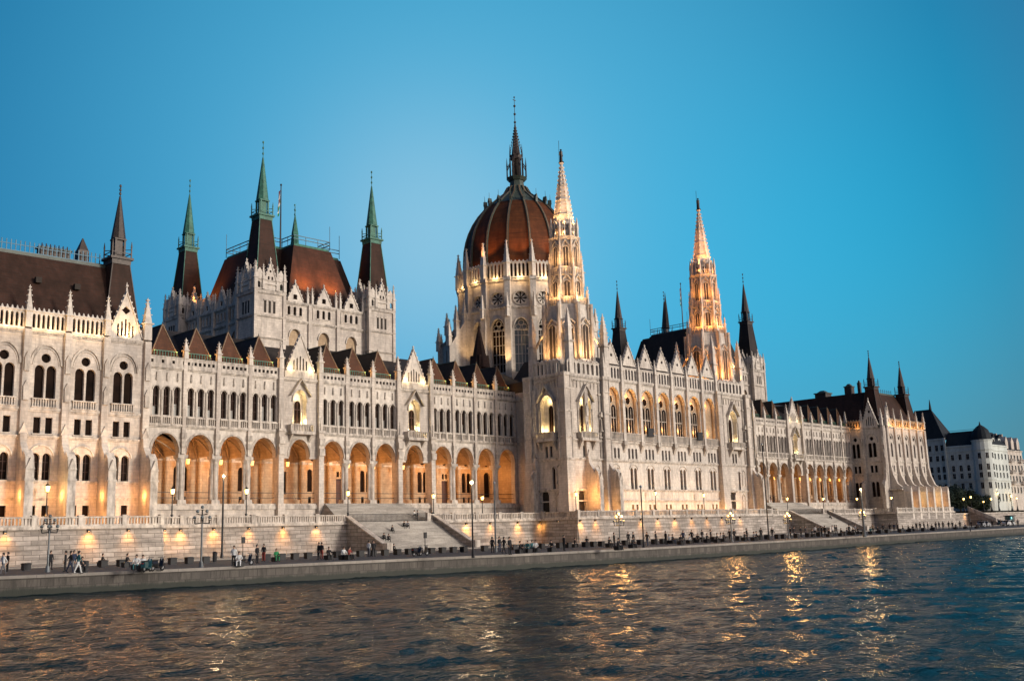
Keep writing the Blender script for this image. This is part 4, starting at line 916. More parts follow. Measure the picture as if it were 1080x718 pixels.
# ambulatory and corner piers
for i in range(NS):
    a, f = dfr(i, True)
    if math.cos(a - cam_a) < -.45: continue
    Rc = R_ap / math.cos(PI / NS)
    bt = MB().fr(*f)
    side = abs(math.sin(a - cam_a)) > .6
    prof = [(Rc - .8, 26), (Rc - .8, 53.2), (Rc + .9, 53.2), (Rc + .9, 47.0), (Rc + 1.3, 46.5), (Rc + 1.5, 40), (Rc + 1.6, 26)]
    bt.fin(prof, -.62, .62, 'facade_stone'); bt.box(-.75, .75, Rc + .2, Rc + 1.2, 52.6, 53.4, 'trim_stone'); bt.box(-.7, .7, Rc, Rc + 1.45, 45.0, 45.4, 'trim_stone')
    bt.build('buttress', D1)
    fz2 = ((DX + math.cos(a) * (Rc + .7), DY + math.sin(a) * (Rc + .7), 0), (1, 0, 0), (0, 1, 0))
    pinnacle(D1, fz2, 0, 0, 53.2, 61.4, .55)
    if side or i % 2 == 0:
        fb = MB().fr(*f); r0 = Rc + 1.4; r1 = Rc + 3.4; r2 = Rc + 5.6
        if side:
            fb.fin([(r0, 26), (r0, 45.5), (r1 - .6, 43.2), (r1, 43.2), (r1 + .4, 43.0), (r1 + .5, 41.5), (r2 - .4, 39.6), (r2, 39.6), (r2, 26)], -.5, .5, 'facade_stone')
            fb.build('flying_buttress', D1)
            for rr, zz, zb in ((r1 + .1, 48.0, 43.0), (r2 - .2, 44.6, 39.4)):
                fz3 = ((DX + math.cos(a) * rr, DY + math.sin(a) * rr, 0), (1, 0, 0), (0, 1, 0)); pinnacle(D1, fz3, 0, 0, zb, zz, .45)
    # pinnacle half way up each pier
    fz3 = ((DX + math.cos(a) * (Rc + 1.5), DY + math.sin(a) * (Rc + 1.5), 0), (1, 0, 0), (0, 1, 0)); pinnacle(D1, fz3, 0, 0, 44.6, 49.8, .4)
for i in range(NS):                                             # low ring of chapels round the drum, on the sides
    a, f = dfr(i)
    if abs(math.sin(a - cam_a)) < .75 or math.cos(a - cam_a) < -.5: continue
    W.fr(*f); rr = R_ap + 4.6; h2 = rr * math.tan(PI / NS); wn = arc(0, 33, 1.6, 38, 39, 8)
    W.panel(rect(-h2, h2, 24, 41.0), [wn], rr, .5, 'facade_stone'); pane(W, wn, rr - .45, 'glass_pale'); mould(W, -h2, h2, 40.8, .4, .3, w=rr)
    W.add([(-h2, rr, 41), (h2, rr, 41), (hw, R_ap, 45.5), (-hw, R_ap, 45.5)], [(0, 1, 2, 3)], 'roof_dark')
fill(D1, W)
# cupola shell with ribs
sh = MB().fr((DX, DY, 0), (1, 0, 0), (0, 1, 0)); prof = [(12.3, 53.4), (12.6, 58.5), (12.4, 62.0), (11.95, 64.3), (11.3, 66.3), (10.3, 68.4), (9.0, 70.4), (7.2, 72.5), (4.9, 74.5), (3.0, 76.0), (2.1, 77.6)]
rot = cam_a + PI / NS
sh.lathe(prof[:8], NS, 'dome_rust', rot=rot); sh.lathe(prof[7:], NS, 'copper_dark', rot=rot); sh.build('cupola', D1)
for i in range(NS):
    a, f = dfr(i, True)
    if math.cos(a - cam_a) < -.35: continue
    rb = MB().fr((DX, DY, 0), (1, 0, 0), (0, 1, 0)); rb.fr(*f)
    for (r0, z0), (r1, z1) in zip(prof[:-1], prof[1:]):
        rb.fin([(r0 - .1, z0), (r0 + .28, z0), (r1 + .28, z1), (r1 - .1, z1)], -.24, .24, 'copper_dark'); rb.fin([(r0 + .24, z0), (r0 + .36, z0), (r1 + .36, z1), (r1 + .24, z1)], -.1, .1, 'copper_edge')
    rb.build('rib', D1)
    dm = MB().fr(*f); r0 = 7.6; dm.box(-.26, .26, r0 - .5, r0 + .2, 71.6, 73.0, 'copper_dark'); dm.prism([(-.34, 73.0), (0, 74.0), (.34, 73.0)], r0 - .6, r0 + .3, 'copper_dark'); dm.frust(0, r0, 73.9, 75.3, .06, .03, 5, 'copper_dark'); dm.build('dormer', D1)
ln = MB().fr((DX, DY, 0), (1, 0, 0), (0, 1, 0))
ln.frust(0, 0, 77.2, 79.2, 1.9, 1.6, 8, 'copper_dark'); ln.frust(0, 0, 79.2, 79.9, 1.9, 2.5, 8, 'copper_dark'); ln.frust(0, 0, 79.9, 85.5, 1.05, .95, 8, 'interior_dark')
for i in range(8):
    a = i * PI / 4 + PI / 8; c, s = math.cos(a), math.sin(a)
    ln.frust(c * 1.55, s * 1.55, 79.9, 84.6, .22, .18, 5, 'spire_bronze'); ln.frust(c * 2.35, s * 2.35, 79.9, 82.4, .18, .15, 5, 'spire_bronze'); ln.frust(c * 2.35, s * 2.35, 82.4, 84.6, .2, .02, 5, 'spire_bronze')
    ln.tube((c * 2.35, s * 2.35, 82.0), (c * 1.5, s * 1.5, 83.6), .1, 'spire_bronze', 4)
    ln.frust(c * 1.5, s * 1.5, 85.2, 88.0, .2, .02, 5, 'spire_bronze')
    for k in range(9): f = k / 9; r = 1.25 * (1 - f) + .1; ln.box(c * r - .09, c * r + .09, s * r - .09, s * r + .09, 86.4 + f * 6.4, 86.6 + f * 6.4, 'spire_bronze')
ln.frust(0, 0, 84.4, 85.4, 1.3, 1.45, 8, 'spire_bronze'); ln.frust(0, 0, 85.4, 93.2, 1.1, .14, 8, 'spire_bronze')
ln.frust(0, 0, 93.0, 99.9, .09, .05, 6, 'spire_bronze')
for z in (93.6, 95.6, 97.6): ln.ball(0, 0, z, .3, 'spire_bronze', 7)
ln.box(-.45, .45, -.05, .05, 99.0, 99.15, 'spire_bronze'); ln.ball(0, 0, 99.8, .2, 'spire_bronze', 6); ln.build('lantern', D1)

# ---- the two assembly halls with four corner spires each
def hall(X0, X1, Y0, Y1, body, green, lit, label, stonemat='facade_stone', hide=()):
    H = part_empty_mesh('assembly_hall', None, label); W = MB()
    fr = FR(Y0 - 1.4); fl = FL(X0 - 1.4); W.fr(*fr)
    def side(f, c0, c1, n):
        W.fr(*f); st = (c1 - c0) / n
        for k in range(n):
            c = c0 + (k + .5) * st; hs = [arc(c + d, 36.75, .55, 38.0, 38.25, 5) for d in (-1.15, 0, 1.15)] + [rect(c - st / 2 + .15, c - st / 2 + .7, 36.4, 38.4)]
            low = arc(c, 29.5, 2.2, 33.0, 34.4, 8)
            W.panel(rect(c - st / 2, c + st / 2, 24, 38.8), hs + [low], 0, .35, stonemat); pane(W, low, -.33, 'warm_stone'); W.strip(top_path(low), .2, -.02, .2, 'trim_stone')
            window(H, f, hs[:3], 0, .3, 'arched_window', bars=False)
            pane(W, hs[3], -.33)
            gable(H, f, c, .1, 39.2, 42.1, 2.9, slots=1, hole=None, finial=.9)
            for d in (-1, 1): pinnacle(H, f, c + d * st * .42, .1, 39.0, 42.0, .2)
            W.box(c + st / 2 - .35, c + st / 2 + .35, 0, .35, 24, 38.8, stonemat)
        for z, h in ((35.8, .25), (38.9, .35)): mould(W, c0, c1, z, h, .3)
    side(fr, X0 + 2.8, X1 - 2.8, 3); side(fl, -(Y1 - 2.8), -(Y0 + 2.8), 4)
    W.fr((0, 0, 0), (1, 0, 0), (0, 1, 0)); W.box(X0, X1, Y0 - .8, Y1 + .8, 24, 38.8, 'interior_dark'); W.box(X0 - 1.0, X1 + 1.0, Y0 - 1.0, Y1 + 1, 38.8, 39.2, 'roof_dark')
    for j, (x, y) in enumerate(((X0, Y0), (X1, Y0), (X0, Y1), (X1, Y1))):
        tw = MB().fr((0, 0, 0), (1, 0, 0), (0, 1, 0)); tw.sq(x, y, 24, 40.0, 2.75, 2.75, stonemat)
        for a, b in ((1, 1), (1, -1), (-1, 1), (-1, -1)): tw.sq(x + a * 2.7, y + b * 2.7, 24, 40, .28, .28, stonemat)
        for z, h in ((35.6, .12), (39.6, .25), (32, .1)): tw.sq(x, y, z - h, z + h, 2.95, 3.05, 'trim_stone')
        tw.build('corner_tower', H)
        for f, c in ((FR(y - 2.75), x), (FL(x - 2.75), -y)):
            wm = MB().fr(*f)
            for d in (-.85, 0, .85): wm.box(c + d - .22, c + d + .22, -.1, .02, 36.2, 38.2, 'interior_dark'); wm.box(c + d - .32, c + d + .32, -.02, .12, 38.2, 38.4, 'trim_stone')
            wm.build('slit_window', H)
            gable(H, f, c, .12, 41.0, 44.6, 2.4, slots=2, hole='round', finial=1.0)
            g = MB().fr(*f); g.panel(rect(c - 2.75, c + 2.75, 40.0, 41.5), [arc(c + d, 40.2, .55, 41.0, 41.3, 4) for d in (-2.1, -1.4, 1.4, 2.1)], .1, .3, 'pale_stone'); g.box(c - 2.8, c + 2.8, -.2, .2, 41.5, 41.7, 'trim_stone')
            for d in (-2.0, 2.0): g.prism([(c + d - .7, 41.7), (c + d - .7, 42.6), (c + d, 43.6), (c + d + .7, 42.6), (c + d + .7, 41.7)], -.2, .1, 'pale_stone')
            g.build('gallery', H)
            for d, zt in ((-2.7, 44.6), (-1.3, 44.2), (1.3, 44.2), (2.7, 44.6)): pinnacle(H, f, c + d, .05, 40.0, zt, .27)
        dz = 0
        spire(H, ((0, 0, 0), (1, 0, 0), (0, 1, 0)), x, y, 39.8, 53.2, 56.0, 63.6, 66.5, 2.35, 1.15, .85, body, green)
    fill(H, W)
    cx, cy = (X0 + X1) / 2 + .5, (Y0 + Y1) / 2; rf = MB().fr((0, 0, 0), (1, 0, 0), (0, 1, 0))
    def arm(xa, xb, ya, yb, i, zt, m1, m2):
        pts = [(xa, ya, 39), (xb, ya, 39), (xb, yb, 39), (xa, yb, 39), (xa + i, ya + i, zt), (xb - i, ya + i, zt), (xb - i, yb - i, zt), (xa + i, yb - i, zt)]
        rf.add(pts, [(0, 1, 5, 4), (1, 2, 6, 5), (2, 3, 7, 6), (3, 0, 4, 7)], body)
        j = .35; rf.add([(xa + i - .1, ya + i - .1, zt - .9), (xb - i + .1, ya + i - .1, zt - .9), (xb - i + .1, yb - i + .1, zt - .9), (xa + i - .1, yb - i + .1, zt - .9), (xa + i + j, ya + i + j, zt + .5), (xb - i - j, ya + i + j, zt + .5), (xb - i - j, yb - i - j, zt + .5), (xa + i + j, yb - i - j, zt + .5)], [(0, 1, 5, 4), (1, 2, 6, 5), (2, 3, 7, 6), (3, 0, 4, 7), (4, 5, 6, 7)], green)
    arm(cx - 7.2, cx + 6.6, Y0 - .6, Y1 + 1, 3.0, 50.2, 0, 0); arm(X0 + .6, X1 + .4, cy - 9.6, cy + 8.8, 3.0, 50.205, 0, 0)
    rf.build('roof', H)
    cr = MB().fr((0, 0, 0), (1, 0, 0), (0, 1, 0))
    def rail(p, q):
        p = V(p); q = V(q); n = max(2, int((q - p).length / 2.2))
        for z in (51.5, 52.1): cr.tube((p.x, p.y, z), (q.x, q.y, z), .09, 'rail_blue', 4)
        for k in range(n + 1): c = p.lerp(q, k / n); cr.tube((c.x, c.y, 50.6), (c.x, c.y, 52.2), .06, 'rail_blue', 4)
    a, b, c_, d = cx - 4.1, cx + 3.5, Y0 + 2.6, Y1 - 2; e, f_, g, h = X0 + 3.8, X1 - 2.8, cy - 6.5, cy + 5.6
    for p, q in (((a, c_), (b, c_)), ((a, c_), (a, g)), ((b, c_), (b, g)), ((e, g), (a, g)), ((e, g), (e, h)), ((e, h), (a, h)), ((b, g), (f_, g))): rail((*p, 0), (*q, 0))
    for p in ((e, g), (e, h), (b, c_), (f_, g)): cr.tube((p[0], p[1], 50.5), (p[0], p[1], 55.0), .05, 'rail_blue', 4)
    cr.build('roof_railing', H)
    tr = MB().fr((0, 0, 0), (1, 0, 0), (0, 1, 0)); tx, ty = (98.9, 152.2) if X0 < 150 else (209.3 + 4, 156); tr.frust(tx, ty, 50.3, 53.2, .75, .6, 6, green); tr.frust(tx, ty, 53.2, 56.9 + (2.8 if X0 > 150 else 0), .62, .05, 6, green); tr.frust(tx, ty, 56.5, 58.3, .05, .04, 4, green); tr.ball(tx, ty, 57.6, .16, green, 5); tr.build('ventilator_turret', H)
    fp = MB().fr((0, 0, 0), (1, 0, 0), (0, 1, 0)); fx, fy, ft = (95.8, 152.0, 61.6) if X0 < 150 else (219.3, 155.2, 62.8); fp.tube((fx, fy, 50), (fx, fy, ft), .17, 'iron_black', 6, .09); fp.ball(fx, fy, ft, .2, 'iron_black', 6)
    po = fp.build('flagpole', H)
    return H
H1 = hall(89.05, 112.0, 147.0, 172.5, 'roof_brown', 'copper_green', 1, 'near assembly hall with four brown and green corner spires')
H2 = hall(215.5, 236.5, 147.0, 173.5, 'roof_dark', 'spire_bronze', 0, 'far assembly hall in shade with dark spires')  # shade put into the colours: darker roof and spires than the near hall
# limp flags: folded cloth strips on the flagpoles, built as part of each pole
for (fx, fy, z) in ((95.8, 152.0, 60.6), (219.3, 155.2, 61.6)):
    fm = MB().fr((fx, fy, 0), (1, 0, 0), (0, 1, 0)); 
    for j, mt in enumerate(('flag_red', 'flag_white', 'flag_green')):
        for k in range(4):
            a0 = -.1 - .05 * k; fm.add([(a0, .12 * math.sin(k * 2 + j), z - .9 * k - j * .55), (a0 - .3, .12 * math.cos(k * 2), z - .9 * k - .3 - j * .55), (a0 - .36, .1 * math.sin(k * 3), z - .9 * k - 1.25 - j * .55), (a0 - .1, .12 * math.sin(k * 2 + 2 + j), z - .9 * (k + 1) - j * .55)], [(0, 1, 2, 3)], mt)
    fm.build('flag', H1 if fx < 150 else H2)
for x in (97.5, 103.0): light('SPOT', (x, 144.9, 42.2), 4500, (1, .33, .07), .2, (x + .3, 147.6, 44.5), 120, 1.0)
light('SPOT', (86.8, 166, 42.0), 3000, (1, .36, .08), .2, (90.5, 166.5, 45), 120, 1.0); light('SPOT', (109.3, 145.5, 42.2), 400, (1, .36, .08), .1, (110, 148, 46), 80)
fx_ = MB().fr((0, 0, 0), (1, 0, 0), (0, 1, 0))

# soft warm spots aimed up at the drum and the cupola of the dome
for a_ in (-.75, -.25, .25, .75):
    a = cam_a + a_; light('SPOT', (DX + math.cos(a) * 17.2, DY + math.sin(a) * 17.2, 33.5), 2600, WARM, .3, (DX + math.cos(a) * 12, DY + math.sin(a) * 12, 46), 80)
for a_ in (-.55, 0, .55):
    a = cam_a + a_; light('SPOT', (DX + math.cos(a) * 16.5, DY + math.sin(a) * 16.5, 57.6), 2000, (1, .4, .12), .3, (DX + math.cos(a) * 8, DY + math.sin(a) * 8, 68), 70)


# ================================================================ camera maths (used only to read off where things stand)
CAMF = 1090.367; CA = 0.783141646; CT = 0.182698772; CR = -0.0294706308
_f0 = V((math.cos(CA), math.sin(CA), 0)); _r0 = V((math.sin(CA), -math.cos(CA), 0)); _u0 = V((0, 0, 1))
FWD = _f0 * math.cos(CT) + _u0 * math.sin(CT); _up = _u0 * math.cos(CT) - _f0 * math.sin(CT)
RGT = _r0 * math.cos(CR) + _up * math.sin(CR); UPV = _up * math.cos(CR) - _r0 * math.sin(CR)
def ray(x, y): return FWD + RGT * ((x - 540) / CAMF) - UPV * ((y - 359) / CAMF)
def onY(x, Y, y=560):
    d = ray(x, y); return d.x / d.y * Y
def onZ(x, y, z): d = ray(x, y); k = z / d.z; return d.x * k, d.y * k

# ================================================================ river, quay, terrace
QZ = -2.2; TZ = 2.05; WZ = -3.6
QE = [(-260, 93), (-60, 90), (8, 87.5), (22, 84.5), (32, 81.5), (42, 79), (50, 77.4), (60, 75.8), (72, 73), (91, 71.8), (118, 72.4), (158, 75.4), (228, 79.4), (420, 90), (900, 130), (3000, 300)]
def sheet(name, pts, z, mat, kind='structure', parent=None):
    tri = tessellate_polygon([[V((a, b, 0)) for a, b in pts]]); me = bpy.data.meshes.new(name); me.from_pydata([(a, b, z + E) for a, b in pts], [], [tuple(t_) for t_ in tri]); me.materials.append(MATS[mat])
    o = bpy.data.objects.new(name, me); COL.objects.link(o)
    for p in me.polygons:
        if p.normal.z < 0: p.flip()
    if kind: o['kind'] = kind
    return o
# river: real waves near the boat and the quay, a plain sheet farther out
import numpy as np
GX0, GX1, GY0, GY1, GS = -6.0, 250.0, 4.0, 112.0, .42
nx = int((GX1 - GX0) / GS) + 1; ny = int((GY1 - GY0) / GS) + 1
gx = np.linspace(GX0, GX1, nx); gy = np.linspace(GY0, GY1, ny); XX, YY = np.meshgrid(gx, gy)
rs = np.random.RandomState(11); HH = np.zeros_like(XX)
for i in range(46):
    lam = 1.1 * (8.0 / 1.1) ** (rs.rand() ** 1.4); ang = math.radians(48) + rs.normal(0, .55); kx, ky = math.cos(ang) * 2 * PI / lam, math.sin(ang) * 2 * PI / lam
    slope = .026 if lam < 3.0 else .008; ph = rs.rand() * 6.28; md_ = 1 + .45 * np.sin(XX * rs.normal(0, .035) + YY * rs.normal(0, .06) + rs.rand() * 6.28)
    arg = XX * kx + YY * ky + ph; HH += slope * lam / (2 * PI) * md_ * (np.sin(arg) + .22 * np.sin(2 * arg + .4))
edge = np.clip(np.minimum.reduce([XX - GX0, GX1 - XX, YY - GY0, GY1 - YY]) / 5, 0, 1); HH *= edge
co = np.stack([XX, YY, HH + WZ + E], -1).reshape(-1, 3)
idx = np.arange(nx * ny).reshape(ny, nx); quads = np.stack([idx[:-1, :-1], idx[:-1, 1:], idx[1:, 1:], idx[1:, :-1]], -1).reshape(-1, 4)
ring = [(-1500, -1500, 0), (3500, -1500, 0), (3500, 400, 0), (-1500, 400, 0), (GX0, GY0, 0), (GX1, GY0, 0), (GX1, GY1, 0), (GX0, GY1, 0)]
me = bpy.data.meshes.new('river_water'); base_ = len(co); co = np.concatenate([co, np.array([(x, y, WZ + E) for x, y, _ in ring])])
me.vertices.add(len(co)); me.vertices.foreach_set('co', co.astype(np.float32).ravel())
rq = np.array([(0, 1, 5, 4), (1, 2, 6, 5), (2, 3, 7, 6), (3, 0, 4, 7)]) + base_; quads = np.concatenate([quads, rq])
me.loops.add(quads.size); me.loops.foreach_set('vertex_index', quads.astype(np.int32).ravel()); me.polygons.add(len(quads)); me.polygons.foreach_set('loop_start', np.arange(0, quads.size, 4, dtype=np.int32)); me.polygons.foreach_set('loop_total', np.full(len(quads), 4, dtype=np.int32))
me.polygons.foreach_set('use_smooth', np.ones(len(quads), dtype=bool)); me.update(calc_edges=True); me.materials.append(MATS['river_water'])
ow = bpy.data.objects.new('river_water', me); COL.objects.link(ow); ow['kind'] = 'structure'
WALLP = [(-200, 120.5), (60, 120.5), (60, 126.5), (133, 126.5), (133, 118), (195, 118), (195, 126.5), (258, 126.5), (258, 120.3), (293.5, 120.3), (293.5, 121.5), (420, 121.5)]
sheet('road', QE[:-2] + [(900, 135), (420, 121.6)] + [(x, y + .05) for x, y in WALLP[::-1]] + [(-260, 120.5)], QZ, 'asphalt')
q = MB((0, 0, 0), (1, 0, 0), (0, 1, 0))
for (x0, y0), (x1, y1) in zip(QE[:-1], QE[1:]):
    q.add([(x0, y0, -6), (x1, y1, -6), (x1, y1, QZ - .16), (x0, y0, QZ - .16)], [(0, 1, 2, 3)], 'quay_face_stone')
    q.add([(x0, y0 - .12, QZ - .16), (x1, y1 - .12, QZ - .16), (x1, y1 - .12, QZ + .06), (x0, y0 - .12, QZ + .06), (x0, y0 + .9, QZ + .06), (x1, y1 + .9, QZ + .06), (x0, y0 + .9, QZ), (x1, y1 + .9, QZ)], [(0, 1, 2, 3), (3, 2, 5, 4), (4, 5, 7, 6), ], 'quay_edge_stone')
    q.add([(x0, y0 - .12, QZ - .16), (x1, y1 - .12, QZ - .16), (x1, y1, QZ - .16), (x0, y0, QZ - .16)], [(0, 1, 2, 3)], 'quay_edge_stone')
tag(q.build('quay'), kind='structure')
# promenade kerb and painted line on the lower road
kb = MB((0, 0, 0), (1, 0, 0), (0, 1, 0))
for (x0, y0), (x1, y1) in zip(QE[:-2], QE[1:-1]):
    kb.add([(x0, y0 + 5.5, QZ + .004), (x1, y1 + 5.5, QZ + .004), (x1, y1 + 5.65, QZ + .004), (x0, y0 + 5.65, QZ + .004)], [(0, 1, 2, 3)], 'quay_edge_stone')
kb.box(-200, 420, 110.0, 110.3, QZ - .1, QZ + .12, 'quay_edge_stone')
tag(kb.build('kerb'), kind='structure')
sheet('pavement', [(-200, 110.3), (420, 110.3), (420, 121.6)] + [(x, y + .05) for x, y in WALLP[::-1]][1:] , QZ + .1, 'terrace_paving')
sheet('terrace', [(-200, 120.9), (59.6, 120.9), (59.6, 126.9), (92.1, 126.9)] + [(108.2, 126.9), (133.4, 126.9), (133.4, 118.4), (194.6, 118.4), (194.6, 126.9), (258.4, 126.9), (258.4, 120.7), (293.1, 120.7), (293.1, 121.9), (420, 121.9), (420, 300), (-200, 300)], TZ, 'terrace_paving')
sheet('ground', [(420, 121.9), (3000, 330), (3000, 3000), (-1500, 3000), (-1500, 300), (420, 300)], TZ - .02, 'asphalt')

wall = empty('river_wall', (100, 126.5, QZ + E), 'tall coursed stone river wall with a pale coping and balustrade under the parliament terrace', 'river wall')
def wseg(p, q_, zt=TZ, coping=True, gap=None):
    p = V((*p, 0)); q_ = V((*q_, 0)); d = (q_ - p); ln_ = d.length; U = d.normalized(); N = V((U.y, -U.x, 0))
    if N.y > 0 and abs(N.y) > .5: N = -N
    if abs(N.x) > .5: N = V((-1, 0, 0)) if p.y > q_.y else V((1, 0, 0))
    f = (tuple(p), tuple(U), tuple(N))
    mb = MB().fr(*f); mb.fin([(-.45, QZ), (.25, QZ), (0, zt - .3), (-.45, zt - .3)], 0, ln_, 'wall_stone'); mb.build('wall', wall)
    cp = MB().fr(*f); cp.box(-.2 if abs(N.x) < .5 else 0, ln_ + .2 if abs(N.x) < .5 else ln_, -.6, .28, zt - .3, zt + .02, 'trim_stone'); cp.build('coping', wall)
    return f, ln_
for i, (a, b) in enumerate(zip(WALLP[:-1], WALLP[1:])):
    zt = TZ if i < 9 else 1.5
    if i in (9,): continue
    f, ln_ = wseg(a, b, zt)
    if i >= 9: continue
    if ln_ < 12: 
        n = 1
    else: n = max(1, round(ln_ / 5.2))
    gaps = [(92.1, 108.2), (217, 234)]
    st = ln_ / n
    for k in range(n):
        x0 = k * st; X = a[0] + (x0 + st / 2) * f[1][0]
        if ln_ > 12 and any(g0 < X < g1 for g0, g1 in gaps): continue
        if ln_ > 100 and X < -20: continue
        mb = MB().fr(*f); z0, z1 = zt + .02, zt + 1.12
        mb.box(x0 + .02, x0 + .62, -.38, .12, z0, z1 + .06, 'trim_stone'); mb.box(x0 - .02, x0 + .66, -.42, .16, z1 + .06, z1 + .16, 'trim_stone')
        u0, u1_ = x0 + .62, x0 + st + .02
        mb.box(u0, u1_, -.28, .02, z0, z0 + .2, 'trim_stone'); mb.box(u0, u1_, -.32, .06, z1 - .17, z1, 'trim_stone')
        nb = int((u1_ - u0) / .36)
        for j in range(nb):
            c = u0 + (j + .5) * (u1_ - u0) / nb; mb.box(c - .09, c + .09, -.22, -.04, z0 + .2, z1 - .17, 'trim_stone')
        mb.build('balustrade', wall)

def stairs(x0, x1, label):
    T = empty('stairway', ((x0 + x1) / 2, 122, QZ + E), label, 'stairs')
    fz = ((0, 0, 0), (1, 0, 0), (0, 1, 0))
    mb = MB().fr(*fz); n = 27; rise = (TZ - QZ) / n; run = 8.2 / n
    for i in range(n):
        z = QZ + (i + 1) * rise; y = 118.3 + i * run; mb.box(x0 + .01, x1 - .01, y, 126.9, z - rise, z, 'step_stone')
    mb.build('steps', T)
    for x in (x0 - .7, x1):
        pr = MB().fr(((0, 0, 0)), (1, 0, 0), (0, 1, 0)); pr.fin([(117.6, QZ), (117.6, QZ + .75), (126.6, TZ + .75), (126.6, QZ)], x, x + .7, 'wall_stone'); pr.build('side_wall', T)
        cp = MB().fr(((0, 0, 0)), (1, 0, 0), (0, 1, 0)); cp.fin([(117.4, QZ + .75), (117.4, QZ + .95), (126.6, TZ + .98), (126.6, TZ + .76)], x - .12, x + .82, 'trim_stone'); cp.box(x - .15, x + .85, 116.6, 117.6, QZ, QZ + 1.15, 'trim_stone'); cp.build('parapet', T)
    rl = MB().fr(((0, 0, 0)), (1, 0, 0), (0, 1, 0)); n = int((x1 - x0) / .24)
    for z in (TZ + .12, TZ + 1.15): rl.box(x0 + .1, x1 - .1, 126.95, 127.0, z, z + .06, 'iron_black')
    for i in range(n): c = x0 + .1 + (x1 - x0 - .2) * i / n; rl.box(c - .022, c + .022, 126.95, 127.0, TZ, TZ + 1.15, 'iron_black')
    rl.build('railing', T)
    up = MB().fr(((0, 0, 0)), (1, 0, 0), (0, 1, 0)); n = 19; rise = (5.1 - TZ) / n; run = .33
    for i in range(n):
        z = TZ + (i + 1) * rise; y = 134.4 - (n - i) * run; s = (n - i) * .3; up.box(x0 + 1.0 - s * .25, x1 + .2 + s * .75, y, 134.5, z - rise, z, 'step_stone')
    up.build('upper_steps', T)
    return T
stairs(92.1, 108.2, 'broad stone stairway with people sitting on it, left of the parliament centre')
stairs(217.0, 234.0, 'broad stone stairway down to the quay, right of the parliament centre')

# wall lights under the coping
def wallY(X):
    if X < 60: return 120.5
    if 133 < X < 195: return 118
    if X < 258: return 126.5
    if X < 293.5: return 120.3
    return 121.5
LM = [(-20, 'the left edge of the photo'), (50, 'the globe lamp nearest the left edge'), (126, 'the seventh far-left buttress'), (212, 'the unlit globe lamp below the near arcade'), (236, 'the tall black mast near the arcade'), (368, "the left stairway's left parapet"), (499, 'the tall dark mast by the left stairway'), (523, 'the grey mast by the left stairway'),
      (608, 'the corner below the nearer stone tower'), (654, 'the lit globe lamp below the nearer tower'), (679, 'the tall dark mast below the loggia'), (772, 'the lit globe lamp below the farther tower'), (811, 'the dark mast before the right stairway'), (832, 'the glowing globe lamp at the right stairway'), (911, 'the globe lamp before the far pavilion'), (950, 'the middle of the far pavilion'), (1001, 'the far end of the terrace wall'), (1050, 'the dark ramp at the far right')]
LM.pop(2)
ORD = ['first', 'second', 'third', 'fourth', 'fifth', 'sixth', 'seventh', 'eighth', 'ninth', 'tenth', 'eleventh', 'twelfth', 'thirteenth', 'fourteenth', 'fifteenth']
_cnt = {}
def nth(kind, x):
    lm = [p for px, p in LM if px <= x][-1]; k = _cnt.get((kind, lm), 0); _cnt[(kind, lm)] = k + 1
    return '%s %s right of %s' % (ORD[k], kind, lm)
def wall_light(x, e=1.0):
    X = onY(x, 120, 562); Y = wallY(X); X = onY(x, Y, 562); Y2 = wallY(X)
    if Y2 != Y: Y = Y2; X = onY(x, Y, 562)
    o = empty('wall_light', (X, Y, 1.6 + E), nth('amber wall light', x), 'wall light', 'amber lights under the wall coping')
    mb = MB((0, 0, 0)); mb.dz = 0; mb.box(-.16, .16, -.05, .30, -.12, .08, 'iron_black'); mb.fin([(0, -.12), (.3, -.12), (.22, -.2), (0, -.3)], -.14, -.11, 'iron_black'); mb.fin([(0, -.12), (.3, -.12), (.22, -.2), (0, -.3)], .11, .14, 'iron_black')
    a = mb.build('housing', None); a.parent = o
    mb = MB((0, 0, 0)); mb.dz = 0; mb.box(-.1, .1, .04, .24, -.16, -.125, 'lamp_orange'); b = mb.build('lens', None); b.parent = o
    light('SPOT', (X, Y - .8, 1.5), 480 * e, (1, .42, .09), .3, (X, Y - .05, -.2), 95, 1.0)
    light('POINT', (X, Y - .75, .9), 22 * e, (1, .5, .12), .3)
for x, e in ((5, .9), (93, 1.5), (135, .7), (173, .8), (190, 1.2), (225, 1.7), (262, .8), (298, 1.4), (333, .9), (367, 1.6), (491.5, 1.6), (517, .8), (546, 1.4), (569, .8), (588, 1.3), (612, 1.2), (628, .9), (676, .8), (694, .7), (712, 1.0), (730, .6), (746, .5), (762, .5), (781, .5), (1019, .9)):
    wall_light(x, e)

